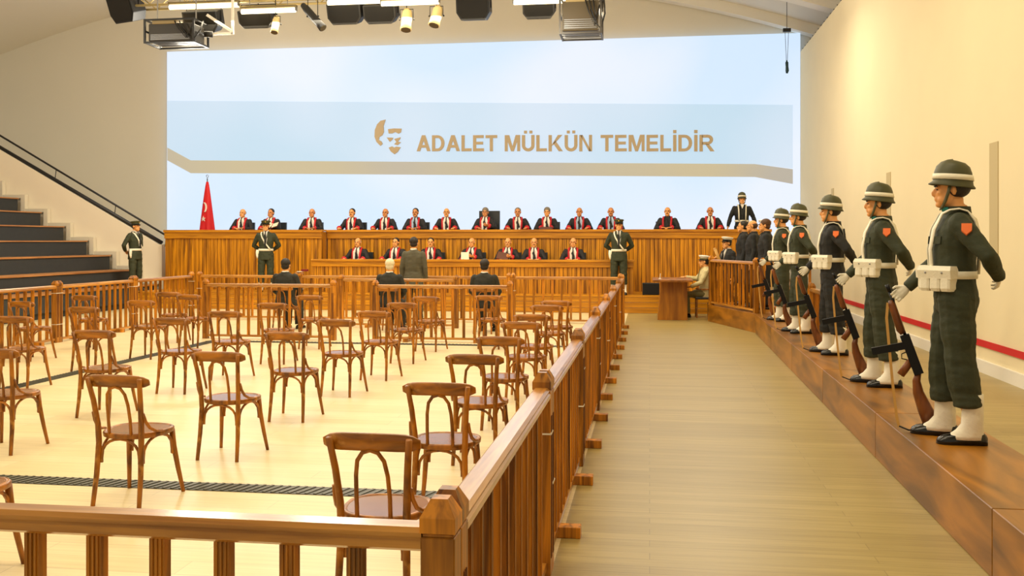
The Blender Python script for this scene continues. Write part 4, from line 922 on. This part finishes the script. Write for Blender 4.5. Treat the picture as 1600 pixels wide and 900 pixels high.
face_parts(t, STAND, 'short', M_HAIRD); peaked_cap(t, STAND, M_NWHITE, M_NAVY); shirt_tie(t, STAND, M_SHIRT, M_NAVY)
# sailor behind the upper bench
SAIL = pose(L=((0.30, 0.02, 1.16), (0.36, -0.06, 0.92), (0.2, -0.2, -1), (-1, 0, 0), 14), R=((-0.30, 0.02, 1.16), (-0.36, -0.06, 0.92), (-0.2, -0.2, -1), (1, 0, 0), 14))
t = base_person('sailor with white straps standing behind the upper bench', SAIL, 'sail', (2.36, 25.4, 1.12), 0.0, M_SKIN, M_NAVY, M_NAVY, hem=0.86)
face_parts(t, SAIL, 'short', M_HAIRD); helmet(t, SAIL); shirt_tie(t, SAIL, M_NAVY, None)
part('shirt_neck', simple('sailor_v', lambda: MB().prism_y([(-0.05, 1.52), (0.05, 1.52), (0.0, 1.40)], -0.14, -0.10), M_SHIRT, False), t)
for s in (-1, 1):
    pts = [(s*0.085, -0.142, 1.09), (s*0.088, -0.152, 1.25), (s*0.092, -0.130, 1.38), (s*0.100, -0.082, 1.482), (s*0.102, -0.035, 1.507), (s*0.102, 0.02, 1.514), (s*0.100, 0.07, 1.498), (s*0.09, 0.115, 1.44), (s*0.07, 0.142, 1.35), (s*0.045, 0.150, 1.22), (s*0.04, 0.142, 1.09)]
    part('suspender', simple('suspender%d' % s, lambda: strip(pts, 0.032, 0.004), M_STRAP), t)
part('belt', simple('s_belt', lambda: belt_mb(1.085, 0.178, 0.134, 0.05), M_STRAP), t)
# officer writing at the table, facing left
WRITE = pose(True, R=((-0.26, -0.18, 0.84), (-0.20, -0.43, 0.885), (0.1, -1, -0.05), (0, 0, -1), 16), L=((0.24, -0.10, 0.78), (0.16, -0.33, 0.68), (-0.4, -0.8, -0.1), (0, 0, -1), 15))
t = base_person('officer in cream uniform and white cap seated at the table', WRITE, 'write', (1.22, 21.72, 0.0), -PI/2, M_SKIN, M_CREAM, M_KHAKI, add=0.008)
face_parts(t, WRITE, 'short', M_HAIRD); peaked_cap(t, WRITE, M_NWHITE, M_KHAKI); shirt_tie(t, WRITE, M_CREAM, M_KHAKI)
# ================================================================== table, its chair, speaker box, flag
tb = thing('writing_table', 'brown table with solid slanted base beside the dock', 'table', (0.50, 21.1, 0))
M_TABLE = wood('table_wood', rgb(192, 124, 24), rgb(138, 82, 10), (10, 10, 1.2), 0.4, 0.05)
part('tabletop', MB().box((-0.02, 0, 0.855), (0.84, 1.5, 0.045)).mesh('tabletop', wood('table_top_wood', rgb(160, 100, 36), rgb(112, 66, 18), (10, 1.2, 10), 0.35, 0.05), bevel=0.004), tb)
part('base', MB().rings([[(-0.33, -0.3, 0), (0.30, -0.3, 0), (0.30, 0.6, 0), (-0.33, 0.6, 0)], [(-0.25, -0.3, 0.83), (0.30, -0.3, 0.83), (0.30, 0.6, 0.83), (-0.25, 0.6, 0.83)]]).mesh('base', M_TABLE, bevel=0.004), tb)
pen = thing('pen_stand', 'small upright pen on the left of the table', 'pen', (0.22, 20.8, 0.8775))
part('foot', MB().lathe([(0.03, 0), (0.03, 0.012), (0.01, 0.018)], 12).mesh('foot', M_TIE), pen); part('pen', MB().tube([(0, 0, 0.01), (0.01, 0, 0.12)], 0.008, 6).mesh('pen', M_TIE), pen)
oc = thing('wooden_chair', 'brown wooden chair under the officer in cream', 'chair', (1.22, 21.72, 0), -PI/2)
part('seat', MB().box((0, 0, 0.43), (0.44, 0.44, 0.05)).mesh('seat', M_LEATHER, bevel=0.008), oc)
for sx in (-1, 1):
    part('front_leg', MB().box((sx*0.19, -0.19, 0.2), (0.04, 0.04, 0.40)).mesh('front_leg', M_CHAIR), oc)
    part('back_leg', MB().bar((sx*0.19, 0.20, 0), (sx*0.19, 0.26, 0.85), 0.04, 0.04).mesh('back_leg', M_CHAIR), oc)
    part('armrest', MB().box((sx*0.21, 0.0, 0.63), (0.04, 0.42, 0.03)).mesh('armrest', M_CHAIR, bevel=0.004), oc)
part('backrest', MB().box((0, 0.255, 0.75), (0.42, 0.03, 0.16)).mesh('backrest', M_CHAIR, bevel=0.004), oc)
sp = thing('floor_loudspeaker', 'black loudspeaker box on the plinth right of low bench', 'loudspeaker', (0.03, 22.95, 0.42))
part('cabinet', MB().box((0, 0, 0.14), (0.40, 0.26, 0.28)).mesh('cabinet', M_BLACK, bevel=0.008), sp)
part('grille', MB().box((0, -0.135, 0.14), (0.36, 0.01, 0.24)).mesh('grille', plain('speaker_grille', rgb(12, 12, 12), 0.9)), sp)
mic = thing('gavel_block', 'dark red block on the railing post before the low bench', 'block', (-7.42, 19.75, 1.03))
part('slab', MB().box((0.0, 0, 0.006), (0.12, 0.10, 0.012)).mesh('slab', M_TIE), mic); part('block', MB().box((0.10, 0, 0.035), (0.14, 0.07, 0.045)).mesh('block', plain('dark_red', rgb(120, 20, 24), 0.5)), mic)
fl = thing('flag', 'red flag with white crescent and star draped on a pole', 'flag', (-12.5, 25.9, 1.22))
part('pole', MB().tube([(0, 0, 0), (0, 0, 2.25)], 0.016, 10).mesh('pole', M_STEEL, True), fl)
part('base', MB().lathe([(0.16, 0), (0.15, 0.03), (0.03, 0.05)], 18).mesh('base', M_STEEL), fl)
mb = MB()
part('finial', MB().tube([(0.035*math.sin(a), 0, 2.32-0.035*math.cos(a)) for a in [0.4+i*5.4/12 for i in range(13)]], 0.008, 6, ref=(0, 1, 0)).tube([(0, 0, 2.24), (0, 0, 2.29)], 0.01, 6).mesh('finial', M_STEEL, True), fl)
def cloth_r(q, u):   # folds of the draped cloth: radius by angle and drop
    return (0.03 + 0.185*u**0.8)*(1 + 0.16*math.sin(5*q+0.6)*u + 0.07*math.sin(9*q)*u)
rings = []
for i in range(15):
    u = i/14; rings.append([((cloth_r(2*PI*k/36, u))*math.cos(2*PI*k/36)*1.12 - 0.02*u, cloth_r(2*PI*k/36, u)*math.sin(2*PI*k/36)*0.75, 2.16-1.75*u) for k in range(36)])
part('cloth', MB().rings(rings).mesh('cloth', plain('flag_red', rgb(214, 18, 26), 0.6), True), fl)
def on_cloth(x, z):
    u = (2.16-z)/1.75; return -(cloth_r(-PI/2, u)*0.75*math.sqrt(max(0.02, 1-(x/(cloth_r(PI, u)*1.12))**2))) - 0.02
def decal(name, poly):
    n = len(poly); F = [(x, on_cloth(x, z)-0.012, z) for x, z in poly]; B = [(x, y+0.03, z) for x, y, z in F]
    part(name, MB().rings([F, B]).mesh(name, M_SHIRT), fl)
cz = 1.42; cres = [(-0.05+0.115*math.cos(a)*0.75, cz+0.15*math.sin(a)) for a in [math.radians(-60+ 200*i/14) for i in range(15)]]
cres += [(-0.075+0.085*math.cos(a)*0.8, cz+0.0+0.135*math.sin(a)) for a in [math.radians(140-200*i/14) for i in range(15)]]
decal('crescent', cres)
decal('star', [(-0.07+(0.085 if i % 2 == 0 else 0.034)*math.sin(i*PI/5), 1.10+(0.085 if i % 2 == 0 else 0.034)*math.cos(i*PI/5)) for i in range(10)])

# ================================================================== things hung under the vault
M_TUBE = plain('lit_tube', (1.0, 0.84, 0.52, 1), 0.5, emit=4.0)
TW = [((-10.85, -9.21), 20.6, 7.03, 'long glowing tube lamp above the left projector cage'), ((-9.12, -7.85), 20.6, 6.87, 'glowing tube lamp left of the black tilted spotlight'), ((-7.10, -5.55), 20.6, 7.0, 'glowing tube lamp above the pair of grey loudspeakers'), ((-5.78, -4.51), 20.3, 6.86, 'glowing tube lamp above the two small spotlights'), ((-2.91, -1.70), 20.6, 6.86, 'glowing tube lamp left of the right projector cage')]
for (x0, x1), y, z, lb in TW:
    t = thing('tube_lamp', lb, 'lamp', ((x0+x1)/2, y, z), 0, 'tube lamps under the vault'); L = x1-x0
    part('tube', MB().tube([(-L/2, 0, 0), (L/2, 0, 0)], 0.055, 10, ref=(0, 1, 0)).mesh('tube', M_TUBE, True), t)
    part('housing', MB().box((0, 0, 0.085), (L+0.06, 0.10, 0.05)).mesh('housing', plain('lamp_housing', rgb(120, 106, 70), 0.6), bevel=0.006), t)
    for s in (-1, 1):
        part('end_cap', MB().box((s*(L/2+0.01), 0, 0.03), (0.03, 0.09, 0.11)).mesh('end_cap', M_STEEL), t); part('hanger', MB().tube([(s*L*0.35, 0, 0.12), (s*L*0.35, 0, 0.55)], 0.008, 6).mesh('hanger', M_STEEL), t)
for i, (x, y, lb) in enumerate([(-8.0, 4.0, 'the near left of the hall'), (-3.0, 4.0, 'the nearest chairs'), (-8.0, 10.5, 'the middle left chairs'), (-3.0, 10.5, 'the middle chairs by the walkway'), (1.2, 6.0, 'the near walkway'), (1.2, 13.0, 'the far walkway'), (-8.0, 16.0, 'the far left chairs'), (-3.0, 16.0, 'the seated men in dark suits')]):  # unlit fixtures out of view, added to go with the overhead fill lights
    t = thing('tube_lamp', 'added out-of-view white tube lamp over '+lb, 'lamp', (x, y, 6.85), 0, 'added out-of-view tube lamps over the hall')
    part('housing', MB().box((0, 0, 0), (2.2, 0.16, 0.06)).mesh('housing', M_WHITE), t); part('tube', MB().tube([(-1.05, 0, -0.06), (1.05, 0, -0.06)], 0.03, 8, ref=(0, 1, 0)).mesh('tube', M_WHITE, True), t)
    for s in (-0.8, 0.8): part('hanger', MB().tube([(s, 0, 0.03), (s, 0, vz(x+s)-6.85)], 0.008, 6).mesh('hanger', M_STEEL), t)
# truss
tr = thing('lighting_truss', 'pale metal lighting truss running under the vault', 'truss', (-6.0, 21.0, 7.15), 0)
M_TRUSS = plain('truss_metal', rgb(196, 176, 120), 0.45, 0.4)
for dy, dz_ in ((-0.2, 0), (0.2, 0), (-0.2, 0.4), (0.2, 0.4)): part('chord', MB().tube([(-6.0, dy, dz_), (5.4, dy, dz_)], 0.028, 8, ref=(0, 1, 0)).mesh('chord', M_TRUSS, True), tr)
for s in (-0.2, 0.2):
    for k in range(23):
        a = (-6.0+0.5*k, s, 0.0 if k % 2 else 0.4); b = (-5.5+0.5*k, s, 0.4 if k % 2 else 0.0)
        if b[0] < 5.45: part('brace', MB().tube([a, b], 0.014, 6, ref=(0, 1, 0)).mesh('brace', M_TRUSS), tr)
for x in (-5.6, -1.9, 1.8, 5.2): part('suspension_rod', MB().tube([(x, 0, 0.4), (x, 0, vz(x-6.0)-7.15)], 0.012, 6).mesh('suspension_rod', M_STEEL), tr)
# loudspeakers
M_SPK = plain('dark_grey_speaker', rgb(36, 33, 28), 0.6)
def speaker(label, x, z, w, h, y=21.0, tilt=0.35, mat=M_SPK, rz=0.0):
    t = thing('hanging_loudspeaker', label, 'loudspeaker', (x, y, z), rz, 'loudspeakers under the truss')
    poly = [(-w/2, h/2), (w/2, h/2), (w/2, -h*0.18), (w*0.36, -h/2), (-w*0.36, -h/2), (-w/2, -h*0.18)]
    part('cabinet', MB().prism_y(poly, -0.2, 0.2).mesh('cabinet', mat, bevel=0.008), t, rot=(tilt, 0, 0))
    part('grille', MB().prism_y([(a*0.9, b*0.88) for a, b in poly], -0.215, -0.2).mesh('grille', plain('speaker_cloth', rgb(26, 24, 21), 0.9)), t, rot=(tilt, 0, 0))
    part('yoke', MB().tube([(-w/2-0.01, 0, 0), (-w/2-0.01, 0, h/2+0.12), (w/2+0.01, 0, h/2+0.12), (w/2+0.01, 0, 0)], 0.012, 6, ref=(0, 1, 0)).tube([(0, 0, h/2+0.12), (0, 0, 7.15-z)], 0.012, 6).mesh('yoke', M_BLACK), t)
speaker('black angular loudspeaker at the far left of the truss', -12.13, 7.15, 0.78, 0.62, mat=M_BLACK, rz=-0.35)
speaker('dark loudspeaker hanging beside the left projector cage', -10.1, 6.72, 0.82, 0.48, 20.75, mat=M_BLACK)
speaker('grey loudspeaker under the lamp beside the left cage', -8.9, 6.8, 0.80, 0.40)
speaker('grey loudspeaker, left of the middle pair', -6.8, 6.85, 0.78, 0.46)
speaker('grey loudspeaker, right of the middle pair', -5.98, 6.82, 0.74, 0.42)
speaker('dark loudspeaker hanging above the letters, standing alone', -3.86, 6.86, 0.74, 0.52, mat=M_BLACK, tilt=0.2)
speaker('grey loudspeaker left of the right projector cage', -2.40, 6.80, 0.70, 0.40)
# spotlights
def spot(label, a, b, r, mat):
    a = Vector(a); b = Vector(b); c = (a+b)/2
    t = thing('spotlight', label, 'spotlight', c, 0, 'spotlights on the truss'); d = (b-a).normalized(); L = (b-a).length
    part('can', MB().tube([-d*L/2, -d*L*0.3, d*L*0.3, d*L/2], [r*0.7, r, r, r*1.12], 14, ref=(0, 1, 0)).mesh('can', mat, True), t)
    part('lens', MB().tube([d*L*0.5, d*(L*0.5+0.012)], r*0.95, 14, ref=(0, 1, 0)).mesh('lens', plain('spot_lens', rgb(70, 64, 50), 0.15)), t)
    part('yoke', MB().tube([(-r-0.03, 0, 0), (-r-0.03, 0, L*0.45), (r+0.03, 0, L*0.45), (r+0.03, 0, 0)], 0.01, 6, ref=(0, 1, 0)).tube([(0, 0, L*0.45), (0, 0, max(L*0.5, 7.15-c.z))], 0.01, 6).mesh('yoke', M_BLACK), t)
    for s in (-1, 1): part('knob', MB().ell((s*(r+0.045), 0, 0), (0.02, 0.02, 0.02)).mesh('knob', M_BLACK), t)
M_CAN = plain('cream_can', rgb(226, 200, 140), 0.4)
spot('long black tilted spotlight left of the grey loudspeakers', (-7.72, 20.7, 7.0), (-7.18, 20.5, 6.42), 0.085, M_BLACK)
spot('cream spotlight pointing down, left of two', (-5.29, 20.65, 6.80), (-5.29, 20.5, 6.32), 0.115, M_CAN)
spot('cream spotlight pointing down, right of two', (-4.58, 20.65, 6.84), (-4.66, 20.5, 6.40), 0.115, M_CAN)
spot('small cream spotlight beside the left cage', (-8.31, 20.65, 6.74), (-8.31, 20.5, 6.36), 0.08, M_CAN)
# projector cages
def cage(label, x0, x1, z0, z1, y, dark):
    cx = (x0+x1)/2; w = x1-x0; h = z1-z0
    t = thing('projector_cage', label, 'projector', (cx, y, z0), 0, 'projectors in cages'); dp = 0.7
    mf = M_BLACK if dark else plain('cage_gunmetal', rgb(84, 80, 74), 0.4, 0.6)
    for sx in (-1, 1):
        for sy in (-1, 1): part('cage_post', MB().box((sx*w/2, sy*dp/2, h/2), (0.04, 0.04, h)).mesh('cage_post', mf), t)
        for zz in (0.02, h*0.5, h-0.02): part('cage_bar', MB().box((sx*w/2, 0, zz), (0.035, dp, 0.035)).mesh('cage_bar', mf), t)
    for sy in (-1, 1):
        for zz in (0.02, h-0.02): part('cage_bar', MB().box((0, sy*dp/2, zz), (w, 0.035, 0.035)).mesh('cage_bar', mf), t)
    for k in range(3): part('shelf_bar', MB().box((0, -dp/3+k*dp/3, 0.05), (w, 0.03, 0.02)).mesh('shelf_bar', M_STEEL), t)
    pj = part('projector', MB().box((0, 0, h*0.46), (w*0.9, dp*0.86, h*0.74)).mesh('projector', plain('projector_dark', rgb(50, 46, 40), 0.5) if dark else plain('projector_light', rgb(84, 72, 50), 0.45), bevel=0.02), t)
    part('lens', MB().tube([(w*0.16, dp*0.4, h*0.5), (w*0.16, dp*0.4+0.16, h*0.5)], 0.09, 14).mesh('lens', M_BLACK), pj)
    part('vent', MB().box((-w*0.15, -dp*0.405, h*0.5), (w*0.3, 0.01, h*0.3)).mesh('vent', M_BLACK), pj)
    part('hood', MB().box((-w*0.12, -dp*0.1, h*0.88), (w*0.5, dp*0.7, h*0.16)).mesh('hood', plain('projector_hood', rgb(160, 140, 96), 0.45), bevel=0.01), pj)
    for k in range(5): part('fin', MB().box((0, -dp*0.44, h*0.16+k*h*0.05), (w*0.8, 0.02, h*0.022)).mesh('fin', M_STEEL), pj)
    for k in range(3): part('cable', MB().tube([(w*(0.1+0.1*k), -dp*0.46, h*0.9), (w*(0.2+0.08*k), -dp*0.52, h*0.55), (w*(0.34+0.03*k), -dp*0.5, h*(0.2+0.1*k)), (w*0.47, -dp*0.46, h*0.7)], 0.014, 6).mesh('cable', M_BLACK, True), t)
    part('cable', MB().tube([(w*0.25, -dp*0.42, h*0.6), (w*0.36, -dp*0.5, h*0.3), (w*0.5, -dp*0.5, h*0.1), (w*0.6, -dp*0.4, h*0.5), (w*0.55, 0, h)], 0.018, 6).mesh('cable', M_BLACK, True), t)
    for sx in (-1, 1): part('hanger', MB().tube([(sx*w*0.4, 0, h), (sx*w*0.4, 0, 7.15-z0)], 0.016, 6).mesh('hanger', M_STEEL), t)
    return t
t = cage('black projector cage hanging at the left above the screen', -11.1, -9.95, 6.08, 6.62, 20.3, True)
t = cage('steel projector cage hanging at the right above the screen', -1.85, -1.0, 6.0, 6.85, 20.3, False)
ct = thing('clamp_arm', 'pale folded metal arm beside the left projector cage', 'bracket', (-9.2, 20.3, 6.3))
part('arm', MB().bar((-0.6, 0, 0.45), (0.0, 0, 0.05), 0.06, 0.06).bar((0.0, 0, 0.0), (0.0, 0, 0.85), 0.05, 0.05).bar((-0.6, 0, 0.02), (0.0, 0, 0.02), 0.05, 0.05).mesh('arm', M_WHITE), ct)
part('lens_head', MB().tube([(-0.45, -0.05, 0.0), (-0.62, -0.1, 0.0)], 0.07, 12).mesh('lens_head', M_BLACK, True), ct)
# pulley with pendant on the right
pl = thing('cable_pulley', 'small black pulley with pendant hanging near the right wall', 'pulley', (3.57, 26.0, 6.1))
part('bracket', MB().box((0, 0, 1.13), (0.2, 0.1, 0.09)).mesh('bracket', M_BLACK), pl)
for s in (-0.045, 0.045): part('cable', MB().tube([(s, 0, 1.1), (s*0.3, 0, 0.32)], 0.006, 5).mesh('cable', M_BLACK), pl)
part('hanger_rod', MB().tube([(0, 0, 1.15), (0, 0, vz(3.57)-6.1)], 0.008, 5).mesh('hanger_rod', M_BLACK), pl)
part('weight', MB().tube([(0, 0, 0), (0.01, 0, 0.06), (0.0, 0, 0.28), (0, 0, 0.34)], [0.03, 0.045, 0.04, 0.012], 10).mesh('weight', plain('dark_teal', rgb(24, 60, 72), 0.5), True), pl)
